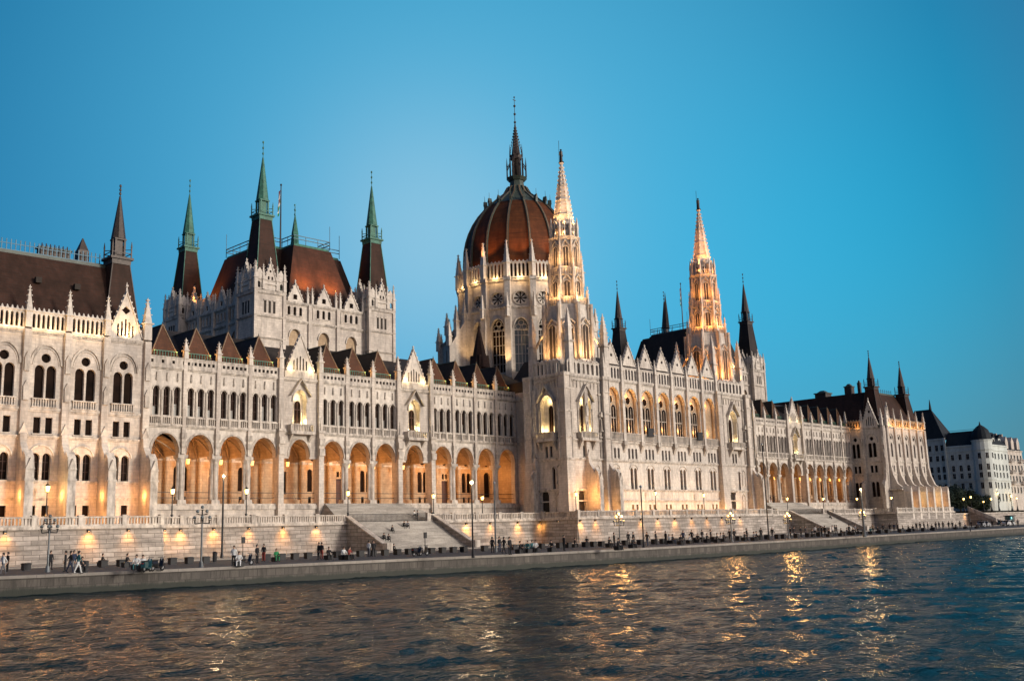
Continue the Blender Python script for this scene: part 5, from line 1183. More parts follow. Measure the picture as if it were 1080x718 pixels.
# ================================================================ lamps
def glow_lantern(mb_list): pass
def lantern_proto(h):
    """terrace lamp: cast base, slender post and a glowing four-sided lantern"""
    o = bpy.data.objects.new('street_lamp', None); COL.objects.link(o)
    mb = MB((0, 0, 0)); mb.dz = 0; mb.frust(0, 0, 0, .35, .38, .3, 8, 'iron_black'); mb.frust(0, 0, .35, 1.2, .24, .13, 8, 'iron_black'); mb.frust(0, 0, 1.2, 1.35, .19, .17, 8, 'iron_black'); mb.frust(0, 0, 1.35, h - .45, .085, .06, 8, 'iron_black'); mb.frust(0, 0, h - .45, h - .35, .1, .2, 8, 'iron_black')
    a = mb.build('post'); a.parent = o
    mb = MB((0, 0, 0)); mb.dz = 0; mb.frust(0, 0, h - .35, h + .25, .19, .29, 6, 'lamp_glow'); b = mb.build('lantern_glass'); b.parent = o
    mb = MB((0, 0, 0)); mb.dz = 0; mb.frust(0, 0, h + .25, h + .5, .34, .08, 6, 'iron_black'); mb.frust(0, 0, h + .5, h + .75, .05, .02, 6, 'iron_black')
    for i in range(6):
        a_ = i * PI / 3 + PI / 6; mb.tube((.19 * math.cos(a_), .19 * math.sin(a_), h - .35), (.3 * math.cos(a_), .3 * math.sin(a_), h + .26), .02, 'iron_black', 4)
    c = mb.build('cap'); c.parent = o
    return o
P_ = lantern_proto(4.1); first = [True]
TL = [(50, 118.6 + 3.3, 515, 'before the left pavilion between its buttresses'), (182, 128, 518, 'first street lamp below the near arcade'), (260, 128, 518, 'second street lamp below the near arcade'), (367, 127.4, 520, "at the head of the left stairway's left side"), (457, 127.4, 523, "at the head of the left stairway's right side"),
      (508.5, 128, 525, 'between the left stairway and the nearer tower'), (607, 119.6, 521, 'at the foot of the nearer stone tower'), (691, 119.6, 520, 'beneath the left half of the loggia front'), (742, 119.6, 522, 'beneath the right half of the loggia front'), (802, 128, 529, 'left one of the paired lamps after the farther tower'), (805.5, 127.6, 526, 'right one of the paired lamps after the farther tower'),
      (830, 127.4, 526, "at the head of the right stairway's left side"), (868, 127.4, 526, "at the head of the right stairway's right side"), (903.5, 128, 526, 'between the right stairway and the far pavilion'), (939.8, 121.6, 525, 'at the near corner of the far pavilion'), (967, 121.6, 524.5, 'before the middle of the far pavilion'), (983, 121.6, 524, 'before the far end of the far pavilion'), (992.6, 122.5, 524.6, 'just past the far pavilion'),
      (1016, 123, 526, 'before the dark trees, left one'), (1023.5, 123, 524, 'before the dark trees, right one'), (1037, 123, 529, 'left one of the lamps above the dark ramp'), (1045, 123, 526, 'middle one of the lamps above the dark ramp'), (1052, 123.5, 520, 'right one of the lamps above the dark ramp'), (1066, 124, 523, 'left one of the last lamps at the far right'), (1072, 124, 525, 'right one of the last lamps at the far right')]
for x, Y, y, lb in TL:
    X = onY(x, Y, y); d = ray(x, y); z = d.z * Y / d.y
    o = P_ if first[0] else copy_tree(P_); first[0] = False
    s = (z - TZ) / 4.1; o.location = (X, Y, TZ + E); o.scale = (1, 1, s) if .8 < s < 1.3 else (1, 1, s)
    tag(o, lb if lb.startswith(('first', 'second')) else 'black lantern street lamp ' + lb, 'street lamp', 'lantern street lamps along the terrace')
    light('POINT', (X, Y - .42, z), 200, (1, .66, .28), .3)
def globe_lamp(x, y, lit, label, h=4.9, Y=None):
    X, Yq = onZ(x, y, QZ)
    if Y: Yq = Y; X = onY(x, Y, y)
    o = empty('globe_lamp', (X, Yq, QZ + E), label, 'street lamp', 'many-armed globe lamps on the quay')
    mb = MB((0, 0, 0)); mb.dz = 0; mb.frust(0, 0, 0, .5, .26, .14, 8, 'pole_grey'); mb.frust(0, 0, .5, h - 1.2, .09, .06, 8, 'pole_grey'); mb.frust(0, 0, h - 1.2, h - .2, .07, .06, 8, 'iron_black')
    gl = []
    for k in range(4):
        a = k * PI / 2 + .5; c, s = math.cos(a), math.sin(a)
        mb.tube((c * .08, s * .08, h - 1.3), (c * .6, s * .6, h - 1.35), .045, 'iron_black'); mb.tube((c * .6, s * .6, h - 1.35), (c * .62, s * .62, h - 1.05), .045, 'iron_black'); gl.append((c * .62, s * .62, h - .82))
        mb.tube((c * .07, s * .07, h - .6), (c * .36, s * .36, h - .55), .04, 'iron_black'); gl.append((c * .38, s * .38, h - .3)) if k % 2 == 0 else None
    gl.append((0, 0, h + .05)); a = mb.build('post'); a.parent = o
    for gi, (gx, gy, gz) in enumerate(gl):
        g = MB((0, 0, 0)); g.dz = 0; g.frust(gx, gy, gz - .26, gz - .2, .09, .12, 6, 'iron_black'); g.ball(gx, gy, gz, .15, 'lamp_orange' if lit and gi in (1, 4, 6) else 'glass_pale', 8); b = g.build('globe', None, True); b.parent = o
    if lit: light('POINT', (X, Yq - .5, QZ + h), 900 * lit, (1, .5, .14), .3)
    return o
globe_lamp(50, 603, 0, 'tall grey many-armed globe lamp with unlit globes, nearest the left edge', 4.6)
globe_lamp(212, 598, 0, 'unlit many-armed globe lamp on the quay below the near arcade', 5.0)
globe_lamp(654, 577, .8, 'lit many-armed globe lamp on the quay below the nearer tower', 3.9)
globe_lamp(772, 571.5, .8, 'lit many-armed globe lamp on the quay below the farther tower', 3.75)
globe_lamp(832, 568, 1.0, 'glowing globe lamp on the quay at the left of the right stairway', 3.6)
globe_lamp(911, 564.5, 1.0, 'glowing globe lamp before the far pavilion on a pale mast', 3.9)
def mast(x, y, ytop, mat, label, lit=1, r=.09, Y=None, head='lamp'):
    X, Yq = onZ(x, y, QZ)
    if Y: Yq = Y; X = onY(x, Y, y)
    d = ray(x, ytop); h = d.z * Yq / d.y - QZ
    o = empty('lamp_mast' if head == 'lamp' else 'sign_post', (X, Yq, QZ + E), label, 'lamp post' if head == 'lamp' else 'sign post')
    mb = MB((0, 0, 0)); mb.dz = 0; mb.frust(0, 0, 0, .7, r * 2.0, r * 1.3, 8, mat); mb.frust(0, 0, .7, h, r * 1.1, r * .75, 8, mat)
    a = mb.build('pole'); a.parent = o
    if head == 'lamp':
        mb = MB((0, 0, 0)); mb.dz = 0; mb.ball(0, 0, h + .12, .17, 'lamp_glow_white' if lit else 'paint_silver', 8); b = mb.build('lamp_globe', None, True); b.parent = o
        if lit: light('POINT', (X, Yq - .4, QZ + h + .1), 900 * lit, (1, .72, .4), .2)
    else:
        mb = MB((0, 0, 0)); mb.dz = 0; mb.box(-.22, .22, .0, .12, h - .7, h, 'iron_black'); mb.box(-.18, .18, .12, .14, h - .62, h - .08, 'box_black'); b = mb.build('sign_box'); b.parent = o
mast(234, 588, 503, 'iron_black', 'slim black lamp mast with one white lamp standing against the wall below the near arcade', 1, .12, Y=116)
mast(499, 588, 510, 'iron_black', 'slim dark lamp mast at the quay edge just right of the left stairway', .6, .08)
mast(523, 582, 510, 'pole_grey', 'pale grey mast between the left stairway and the nearer tower', 0, .1)
mast(679, 577.5, 514, 'iron_black', 'slim dark mast standing below the loggia front', 0, .08)
mast(811, 569, 470, 'iron_black', 'tall dark mast just left of the right stairway', 0, .09)
mast(912, 566, 517, 'pole_grey', 'pale grey mast with a white lamp before the far pavilion', .5, .14)
mast(256, 588.5, 566, 'iron_black', 'small dark sign post on the quay right of the slim black lamp mast', head='sign', r=.04, Y=108)
mast(448.4, 583, 561, 'iron_black', 'small dark sign post in front of the left stairway', head='sign', r=.05)
mast(1023.5, 560, 546, 'iron_black', 'small dark sign post on the quay before the dark trees', head='sign', r=.05)

# ================================================================ barrier blocks
def boxY(x):
    pts = [(-20, 104), (28, 101), (182, 98), (300, 96), (478, 93), (600, 90), (740, 86), (830, 84), (1080, 90)]
    for (a, b), (c, d) in zip(pts[:-1], pts[1:]):
        if x <= c: return b + (d - b) * (x - a) / (c - a)
    return 90
def block_proto():
    o = bpy.data.objects.new('barrier_block', None); COL.objects.link(o)
    mb = MB((0, 0, 0)); mb.dz = 0; mb.sq(0, 0, .06, .56, .33, .33, 'box_black'); mb.sq(0, 0, 0, .06, .27, .27, 'iron_black'); a = mb.build('body'); a.parent = o
    mb = MB((0, 0, 0)); mb.dz = 0; mb.sq(0, 0, .56, .64, .37, .37, 'box_black'); mb.sq(0, 0, .64, .68, .3, .27, 'iron_black'); b = mb.build('lid'); b.parent = o
    return o
BP = block_proto(); first = True
BX = [28, 89, 109, 128, 182, 199.6, 217, 281, 297, 311, 325, 355, 380, 393, 406, 419, 431, 455, 466.6, 478, 489, 511, 542, 551, 571, 590, 599, 617, 626, 634, 659, 675, 690, 699, 712, 733, 740, 752, 766, 779, 801, 809, 820, 826, 840, 852, 864, 876, 890, 897, 928, 936, 950, 960, 974, 985]
for x in BX:
    o = BP if first else copy_tree(BP); first = False
    Y = boxY(x) + random.uniform(-.3, .3); o.location = (onY(x, Y, 590 - x * .03), Y, QZ + E); o.rotation_euler.z = random.uniform(-.12, .12); tag(o, nth('black barrier block', x), 'barrier block', 'black barrier blocks along the quay')
bn = empty('litter_bin', (onY(226.5, 99, 588), 99, QZ + E), 'upright black litter bin left of the slim black lamp mast', 'bin')
mb = MB((0, 0, 0)); mb.dz = 0; mb.frust(0, 0, .05, .95, .2, .24, 10, 'box_black'); a = mb.build('body'); a.parent = bn
mb = MB((0, 0, 0)); mb.dz = 0; mb.frust(0, 0, .95, 1.1, .26, .16, 10, 'iron_black'); a = mb.build('lid'); a.parent = bn

# ================================================================ people
def skin_mesh(name, verts, edges, rad):
    me = bpy.data.meshes.new(name + '_s'); me.from_pydata(verts, edges, []); ob = bpy.data.objects.new(name, me); COL.objects.link(ob)
    md = ob.modifiers.new('s', 'SKIN'); md.use_smooth_shade = True; sv = me.skin_vertices[0].data
    for i, r in enumerate(rad): sv[i].radius = r if isinstance(r, tuple) else (r, r)
    sv[0].use_root = True
    sd = ob.modifiers.new('d', 'SUBSURF'); sd.levels = 1; sd.render_levels = 1
    dg = bpy.context.evaluated_depsgraph_get(); m2 = bpy.data.meshes.new_from_object(ob.evaluated_get(dg)); bpy.data.objects.remove(ob); bpy.data.meshes.remove(me)
    return m2
def figure(pose):
    v, e, r = [], [], []
    def vv(p, rad, par_=None):
        v.append(p); r.append(rad); i = len(v) - 1
        if par_ is not None: e.append((par_, i))
        return i
    sit = pose.startswith('sit'); zp = .95 if not sit else .48
    lean = {'stand': 0, 'walk': .04, 'sit': .08, 'sitlow': .16}[pose]      # faces -Y
    pel = vv((0, 0, zp), (.155, .12)); wa = vv((0, -lean * .4, zp + .18), (.14, .105), pel); ch = vv((0, -lean, zp + .38), (.175, .12), wa)
    nk = vv((0, -lean * 1.2, zp + .52), .06, ch); hd = vv((0, -lean * 1.3 - .01, zp + .64), (.078, .092), nk); vv((0, -lean * 1.3, zp + .74), (.062, .075), hd); vv((0, -lean * 1.3 - .095, zp + .62), .018, hd)
    for s in (-1, 1):
        hp = vv((s * .1, 0, zp - .07), .105, pel)
        if pose == 'stand': kn, an, to = (s * .11, -.02, .5), (s * .12, .02, .09), (s * .13, -.16, .05)
        elif pose == 'walk': kn, an, to = ((s * .1, -.16 * s - .02, .51), (s * .1, -.28 * s + .02, .1 if s > 0 else .14), (s * .1, -.28 * s - .16, .05 if s > 0 else .06))
        elif pose == 'sit': kn, an, to = (s * .15, -.44, zp - .02), (s * .15, -.46, .09), (s * .16, -.62, .05)
        else: kn, an, to = (s * .16, -.36, zp + .12), (s * .13, -.52, .0), (s * .14, -.68, -.03)
        k = vv(kn, .068, hp); a = vv(an, .045, k); vv(to, (.045, .035), a)
        sh = vv((s * .185, -lean, zp + .42), .062, ch)
        if pose in ('stand', 'walk'):
            sw = .0 if pose == 'stand' else .12 * s; el = vv((s * .25, .02 + sw, zp + .16), .043, sh); wr = vv((s * .26, -.08 + sw * 1.6, zp - .06), .03, el); d = V((s * .01, -.35, -.9))
        else:
            el = vv((s * .27, -.1 - lean, zp + .18), .043, sh); wr = vv((s * .16, -.34, zp + .13), .03, el); d = V((-s * .2, -.8, -.3))
        d.normalize(); w = V(v[wr]); pm = vv(tuple(w + d * .06), (.036, .02), wr)
        side_ = V((0, 1, 0)) if pose in ('stand', 'walk') else V((1, 0, 0))
        for j, ln_ in enumerate((.075, .085, .08, .062)):
            b_ = w + d * .09 + side_ * (j - 1.5) * .019; i1 = vv(tuple(b_), .0085, pm); i2 = vv(tuple(b_ + d * ln_ * .55), .008, i1); vv(tuple(b_ + d * ln_ + V((-s * .02, 0, 0))), .007, i2)
        t1 = vv(tuple(w + d * .04 - side_ * .035), .0095, pm); vv(tuple(w + d * .085 - side_ * .055), .008, t1)
    me = skin_mesh('person', v, e, r)
    for nm in ('skin', 'cloth_grey', 'cloth_denim', 'rubber'): me.materials.append(MATS[nm])
    for p in me.polygons:
        c = p.center; rel = c.z - zp
        if rel > .5: k = 0
        elif rel > .0 and (abs(c.x) < .2 or rel > .12) and (not sit or c.y > -.32): k = 1
        elif rel > -.02 and abs(c.x) > .2 and not sit: k = 1
        elif abs(c.x) > .215 and rel > -.3 and pose in ('stand', 'walk'): k = 0
        elif sit and rel > .09 and c.y < -.3 and abs(c.x) < .22 and pose == 'sit': k = 0
        elif (c.z < .1 and pose != 'sitlow') or (pose == 'sitlow' and c.z < .06 and c.y < -.4): k = 3
        else: k = 2
        p.material_index = k
    hb = MB((0, 0, 0)); hb.dz = 0; cy = -lean * 1.3
    hb.lathe([(.03, .125), (.075, .105), (.098, .06), (.104, .0), (.098, -.06), (.07, -.1)], 9, 'hair', 0, 0)
    hm = bpy.data.meshes.new('hair'); vs = []
    for (x, y, z) in hb.v:
        y2 = y + .018; z2 = z
        if y2 < -.03 and z < .03: z2 = max(z, .035)
        vs.append((x * .88, y2 * 1.02 + cy, z2 + zp + .685))
    hm.from_pydata(vs, [], hb.f); hm.materials.append(MATS['hair']); hm.polygons.foreach_set('use_smooth', [True] * len(hb.f))
    return me, hm
FIG = {p: figure(p) for p in ('stand', 'walk', 'sit', 'sitlow')}
COLN = {'cloth_black': 'black', 'cloth_navy': 'navy', 'cloth_white': 'white', 'cloth_grey': 'grey', 'cloth_teal': 'teal', 'cloth_red': 'dark red', 'cloth_green': 'green', 'cloth_tan': 'tan', 'cloth_denim': 'denim'}
POSEN = {'stand': 'standing person in %s', 'walk': 'walking person in %s', 'sit': 'seated person in %s', 'sitlow': 'person in %s sitting low'}
_var = {}
def person(x, y, pose, top='cloth_black', leg='cloth_black', rz=0, Y=None, z=QZ, s=1.0, seat=0, label=None):
    key = (pose, top, leg)
    if key not in _var:
        m_ = FIG[pose][0].copy(); m_.materials[1] = MATS[top]; m_.materials[2] = MATS[leg]; _var[key] = m_
    if Y: X = onY(x, Y, y); Yq = Y
    else: X, Yq = onZ(x, y, z)
    o = bpy.data.objects.new('person', _var[key]); COL.objects.link(o); o.location = (X, Yq, z + E + seat); o.rotation_euler.z = rz; o.scale = (s, s, s)
    h = bpy.data.objects.new('hair', FIG[pose][1]); COL.objects.link(h); h.parent = o
    tag(o, label or nth(POSEN[pose] % COLN[top], x), 'person', None)
    return o
BK, NV, WH, GR, TE, RD, GN, TN = ['cloth_' + k for k in ('black', 'navy', 'white', 'grey', 'teal', 'red', 'green', 'tan')]
R_ = lambda: random.uniform(0, 6.28)
for a in [(3, 606, 'walk', WH, GR), (7.5, 603, 'stand', BK, BK), (53, 601, 'stand', BK, BK), (68.5, 603, 'stand', BK, BK), (73.5, 604, 'walk', BK, NV), (77.5, 602, 'stand', NV, GR), (82, 605, 'walk', TE, WH), (86, 604, 'sit', BK, BK), (107, 597, 'sit', BK, BK), (133, 598, 'sit', BK, GR),
          (144, 601, 'sit', WH, TE), (150.5, 602, 'sit', WH, BK), (246.5, 597, 'stand', WH, BK), (252, 597.5, 'sit', WH, WH), (271, 594, 'stand', BK, BK), (278, 592, 'stand', BK, RD), (291, 592, 'sit', GN, GN), (336, 590, 'stand', BK, BK), (339.3, 590, 'stand', BK, RD), (346.5, 590, 'sit', BK, BK),
          (362, 590, 'sit', WH, BK), (368, 590, 'sit', RD, BK), (389, 587, 'stand', WH, GR), (394, 587, 'stand', BK, BK), (519.5, 583, 'stand', BK, BK), (527, 582, 'stand', BK, NV), (531.5, 584, 'walk', BK, BK), (537.8, 585, 'stand', BK, BK), (557, 583, 'sit', TE, BK), (561, 582, 'sit', TE, BK), (565, 582, 'sit', WH, BK),
          (582, 582, 'sit', BK, BK), (606, 577, 'sit', BK, BK), (619, 575, 'sit', BK, BK), (642.5, 577, 'sit', BK, BK), (648, 576, 'stand', BK, BK), (652, 580, 'sit', BK, BK), (663, 574, 'stand', BK, BK), (668.5, 575, 'stand', BK, BK), (667, 578, 'sit', BK, BK), (702.5, 574, 'stand', BK, BK), (706, 573, 'sit', WH, BK), (709, 573, 'sit', BK, NV),
          (718, 574, 'sit', BK, BK), (721, 573, 'stand', NV, BK), (727, 573, 'sit', WH, BK), (745.5, 572, 'sit', BK, BK), (750, 571, 'stand', BK, BK), (756, 572, 'sit', BK, BK), (760, 571, 'sit', WH, BK), (763, 571, 'sit', BK, GR), (785, 570, 'sit', BK, BK), (788, 569.5, 'stand', BK, BK), (795, 570, 'sit', GR, BK), (797.5, 569, 'sit', BK, BK),
          (845, 566, 'stand', BK, BK), (850, 566, 'stand', BK, NV), (856.5, 566, 'sit', BK, BK), (860, 565, 'stand', WH, BK), (867, 566, 'stand', BK, BK), (870.5, 566, 'stand', BK, BK), (874, 566, 'sit', BK, GR), (878.5, 565, 'stand', WH, BK), (883, 564, 'stand', BK, BK), (887, 565, 'sit', BK, BK), (893, 564, 'sit', NV, BK), (900, 564, 'sit', BK, BK), (905, 563, 'sit', BK, BK),
          (910, 563, 'sit', NV, BK), (918.5, 563, 'sit', TE, BK), (921, 562, 'stand', TN, BK), (926, 562, 'sit', BK, BK), (947, 561, 'stand', BK, BK), (952, 561, 'sit', BK, NV), (958, 560.5, 'sit', BK, BK), (963, 560, 'sit', BK, BK), (975, 559.5, 'stand', BK, BK), (979, 559.5, 'stand', BK, GR), (983, 559, 'sit', BK, BK), (987.5, 559, 'stand', BK, BK), (995, 558.5, 'stand', BK, BK), (1008, 558, 'sit', BK, BK),
          (1013, 557.5, 'stand', BK, BK), (1018, 557.5, 'sit', NV, BK), (1030, 557, 'sit', BK, BK), (1036, 556.5, 'stand', BK, BK), (1041, 556, 'stand', NV, BK), (1047, 556, 'stand', BK, BK), (1056, 555.5, 'stand', BK, GR), (1062, 555.5, 'walk', BK, BK), (1068, 555, 'stand', BK, BK), (1074, 555, 'stand', GR, BK), (803, 569, 'stand', BK, BK), (815, 568.5, 'walk', BK, GR), (834, 567, 'stand', BK, BK), (838, 567, 'stand', BK, NV), (864, 565.5, 'stand', BK, BK), (881, 564.5, 'walk', BK, BK), (896, 564, 'stand', BK, BK), (902.5, 563.5, 'stand', GR, BK), (932, 562, 'stand', BK, BK), (939, 561.5, 'walk', BK, BK), (943.5, 561, 'stand', NV, BK), (967, 560, 'stand', BK, BK), (971, 559.8, 'stand', BK, BK), (991, 558.8, 'stand', BK, NV), (1001, 558, 'walk', BK, BK), (1005, 558, 'stand', BK, BK), (1025, 557, 'stand', BK, BK), (595, 581, 'stand', BK, BK), (730, 572, 'stand', BK, BK), (736, 572, 'sit', BK, BK), (741, 571, 'stand', BK, GR), (770, 571, 'walk', BK, BK), (775, 570.5, 'stand', BK, BK), (692, 574, 'stand', BK, BK), (683, 576, 'walk', BK, NV), (548, 583.5, 'sit', BK, BK)]:
    x, y, pose, t1, t2 = a
    if pose == 'sit':
        Y = None; X, Yq = onZ(x, y, QZ)
        # every seated person sits on a low block of their own or a barrier block nearby
        o = copy_tree(BP); o.location = (X, Yq, QZ + E); o.scale = (1, 1, .68); tag(o, nth('low black seat block', x), 'seat block', 'low black blocks used as seats')
        r = random.uniform(-1.2, 1.2); person(x, y, 'sit', t1, t2, r)
    else: person(x, y, pose, t1, t2, random.uniform(-2.2, 2.2) if pose == 'stand' else random.choice((1.4, -1.4)))
# people on the left stairway
def on_steps(x, y, top, label, legs=BK, x0=92.1):
    lo, hi = QZ, TZ
    for _ in range(40):
        m_ = (lo + hi) / 2; X, Yq = onZ(x, y, m_) if abs(m_) > .02 else (0, 1e9)
        sy = 118.3 + (m_ - QZ) / (TZ - QZ) * 8.2
        d = ray(x, y); Xp = d.x / d.y * sy; zz = d.z / d.y * sy
        if zz > m_: lo = m_
        else: hi = m_
    sy = 118.3 + (lo - QZ) / (TZ - QZ) * 8.2; n = 27; k = max(1, round((lo - QZ) / ((TZ - QZ) / n))); z = QZ + k * (TZ - QZ) / n; yy = 118.3 + (k - .4) * 8.2 / n
    d = ray(x, y); person(x, y, 'sitlow', top, legs, random.uniform(-.35, .35), Y=yy, z=z, s=1.0, seat=-.38, label=label)
for x, y, t_, lb in ((404.5, 568, BK, 'person in black sitting halfway down the left stairway, left one of a pair'), (409.5, 569, BK, 'person in black sitting halfway down the left stairway, right one of a pair'), (412.8, 560, BK, 'lone person in black sitting on the upper part of the left stairway'), (425.5, 554.5, BK, 'left one of two people near the top of the left stairway'), (429.5, 554.5, GR, 'person in grey near the top of the left stairway, right one of two'),
                     (410.5, 580, NV, 'person in navy sitting on the lowest steps of the left stairway'), (414.5, 579.5, BK, 'person in black sitting on the lowest steps of the left stairway'), (875, 546, BK, 'lone person in black sitting near the top of the right stairway')):
    on_steps(x, y, t_, lb)
person(436, 538, 'sitlow', WH, BK, .3, Y=129.6, z=2.9, seat=-.3, label='person in white sitting on the upper steps above the left stairway')
person(440.5, 543, 'stand', BK, BK, .8, Y=127.9, z=TZ, label='person in black standing on the terrace at the head of the left stairway')
person(455.2, 546, 'stand', BK, BK, 2.0, Y=127.6, z=TZ, label='person in black beside the lamp at the head of the left stairway')
for x, lb in ((813, 'left one of two people under the far arcade'), (816.5, 'right one of two people under the far arcade')): person(x, 529, 'stand', BK, RD if x < 815 else BK, 1, Y=133.5, z=5.13, label=lb)

# ================================================================ scooters, cars, kiosk
def scooter(x, y, rz, paint, label, Y=None):
    X, Yq = onZ(x, y, QZ)
    o = empty('motor_scooter', (X, Yq, QZ + E), label, 'motor scooter', 'motor scooters parked on the quay', rz)
    def part(n_, mb, par2=None): a = mb.build(n_); a.parent = par2 or o; return a
    M_ = lambda: (lambda m_: (setattr(m_, 'dz', 0), m_)[1])(MB((0, 0, 0), (1, 0, 0), (0, 1, 0)))
    for cx in (-.62, .62):
        mb = M_(); n = 14
        for i in range(n):
            a0, a1 = 2 * PI * i / n, 2 * PI * (i + 1) / n; mb.tube((cx + .23 * math.cos(a0), 0, .25 + .23 * math.sin(a0)), (cx + .23 * math.cos(a1), 0, .25 + .23 * math.sin(a1)), .055, 'rubber', 6)
        w_ = part('wheel', mb); mb = M_(); mb.tube((cx, -.05, .25), (cx, .05, .25), .13, 'paint_silver', 10); part('hub', mb, w_)
    mb = M_(); mb.fin([(-.14, .3), (-.17, .55), (-.12, .75), (.12, .75), (.17, .55), (.14, .3)], -.85, -.15, paint); mb.fin([(-.16, .22), (-.16, .32), (.16, .32), (.16, .22)], -.2, .42, paint)
    mb.add([(.36, -.2, .3), (.36, .2, .3), (.56, .16, .95), (.56, -.16, .95), (.46, -.2, .3), (.46, .2, .3), (.64, .14, .95), (.64, -.14, .95)], [(0, 1, 2, 3), (4, 5, 6, 7), (0, 3, 7, 4), (1, 2, 6, 5), (2, 3, 7, 6)], paint); mb.fin([(-.09, .46), (-.09, .54), (.09, .54), (.09, .46)], .45, .88, paint); part('body', mb)
    mb = M_(); mb.fin([(-.15, .75), (-.13, .84), (.13, .84), (.15, .75)], -.88, -.12, 'rubber'); part('seat', mb)
    mb = M_(); mb.tube((.62, 0, .3), (.5, 0, 1.02), .035, 'paint_silver'); mb.tube((.5, -.32, 1.05), (.5, .32, 1.05), .022, 'iron_black'); part('handlebar', mb)
    mb = M_(); mb.ball(.62, 0, .9, .085, 'paint_silver', 8); part('headlight', mb)
    mb = M_(); mb.box(-.95, -.86, -.07, .07, .6, .68, 'paint_red'); part('tail_light', mb)
scooter(155, 602.5, .75, 'paint_teal', 'dark teal scooter parked beside the seated people in white, left of the blocks')
scooter(166, 601.5, .5, 'paint_black', 'black scooter with pale hubs, right of the teal one')
scooter(259, 596, .2, 'paint_black', 'black scooter right of the two people in white by the slim mast')
scooter(440, 586, .3, 'paint_black', 'black scooter just left of the sign post before the left stairway')
scooter(446, 585.5, .1, 'paint_black', 'black scooter directly beneath the sign post before the left stairway')
def car(X, Yq, paint, label, rz=0):
    o = empty('parked_car', (X, Yq, QZ + E), label, 'car', 'cars parked at the far end of the quay', rz)
    M_ = lambda: (lambda m_: (setattr(m_, 'dz', 0), m_)[1])(MB((0, 0, 0), (1, 0, 0), (0, 1, 0)))
    def part(n_, mb, par2=None): a = mb.build(n_); a.parent = par2 or o; return a
    mb = M_(); prof = [(-2.1, .32), (-2.15, .75), (-1.95, .95), (-1.3, 1.0), (-.8, 1.42), (.55, 1.44), (1.2, .98), (2.0, .86), (2.15, .6), (2.1, .32)]
    mb.prism(prof, -.82, .82, paint); part('body', mb)
    mb = M_(); mb.prism([(-1.15, 1.02), (-.75, 1.36), (-.15, 1.37), (-.15, 1.02)], -.84, .84, 'glass_dark'); mb.prism([(-.05, 1.02), (-.05, 1.37), (.5, 1.37), (1.0, 1.0)], -.84, .84, 'glass_dark'); part('side_window', mb)
    mb = M_(); mb.add([(.58, -.7, 1.42), (.58, .7, 1.42), (1.22, .72, 1.0), (1.22, -.72, 1.0)], [(0, 1, 2, 3)], 'glass_dark'); mb.add([(-.82, -.7, 1.4), (-.82, .7, 1.4), (-1.33, .72, 1.02), (-1.33, -.72, 1.02)], [(0, 1, 2, 3)], 'glass_dark'); part('windscreen', mb)
    for x in (-1.3, 1.32):
        for s in (-1, 1):
            mb = M_(); mb.tube((x, s * .66, .32), (x, s * .88, .32), .33, 'rubber', 14); w_ = part('wheel', mb); mb = M_(); mb.tube((x, s * .84, .32), (x, s * .895, .32), .19, 'paint_silver', 10); part('rim', mb, w_)
    for s in (-1, 1):
        mb = M_(); mb.box(2.05, 2.17, s * .6 - .16, s * .6 + .16, .62, .76, 'paint_silver'); part('headlight', mb)
        mb = M_(); mb.box(-2.18, -2.08, s * .6 - .16, s * .6 + .16, .7, .84, 'paint_red'); part('tail_light', mb)
for X, Y, p_, lb in ((258, 99, 'paint_silver', 'silver car parked by the quay right of the dark trees'), (270, 104, 'paint_black', 'black car parked before the dark ramp'), (282, 102, 'paint_white', 'white car beside the turquoise kiosk'), (300, 110, 'paint_teal', 'dark teal car behind the white one at the far right')):
    car(X, Y, p_, lb, random.uniform(-.1, .1))
KX, KY = onY(1065, 112, 548), 112
k = empty('kiosk', (KX, KY, QZ + E), 'small glowing turquoise kiosk on the quay at the far right', 'kiosk')
def loc(n_, mb, o): a = mb.build(n_); a.parent = o; return a
mk = lambda: (lambda m_: (setattr(m_, 'dz', 0), m_)[1])(MB((0, 0, 0), (1, 0, 0), (0, 1, 0)))
mb = mk(); mb.box(-1.3, 1.3, -.9, .9, 0, .5, 'paint_white'); mb.box(-1.2, 1.2, -.7, .8, .5, 2.5, 'paint_teal'); mb.box(-1.1, 0, -.8, -.7, .8, 2.3, 'kiosk_glow'); loc('body', mb, k)
mb = mk(); mb.box(-1.6, 1.6, -1.2, 1.2, 2.5, 2.7, 'iron_black'); loc('roof', mb, k)
mb = mk(); 
for u in (-1.25, -.4, .4, 1.25): mb.box(u - .05, u + .05, -.92, -.82, .5, 2.5, 'iron_black'); mb.box(-1.25, -1.15, -.9 + (u + 1.25) * .7, -.85 + (u + 1.25) * .7, .5, 2.5, 'iron_black')
loc('frame', mb, k)

# stone ramp at the end of the terrace wall
rp = empty('stone_ramp', (318, 117, QZ + E), 'dark sloping stone ramp at the far right end of the wall', 'ramp')
mb = MB((0, 0, 0), (1, 0, 0), (0, 1, 0)); mb.fin([(112, QZ), (114, QZ + 1.2), (121.4, 2.2), (121.4, QZ)], onY(1042, 116, 545), onY(1042, 116, 545) + 5, 'wall_stone'); a = mb.build('ramp_wall', rp)
mb = MB((0, 0, 0), (1, 0, 0), (0, 1, 0)); x_ = onY(1042, 116, 545); mb.fin([(113.8, QZ + 1.1), (113.8, QZ + 2.1), (121.4, 3.4), (121.4, 2.2)], x_ - .15, x_ + .25, 'trim_stone'); mb.build('parapet', rp)

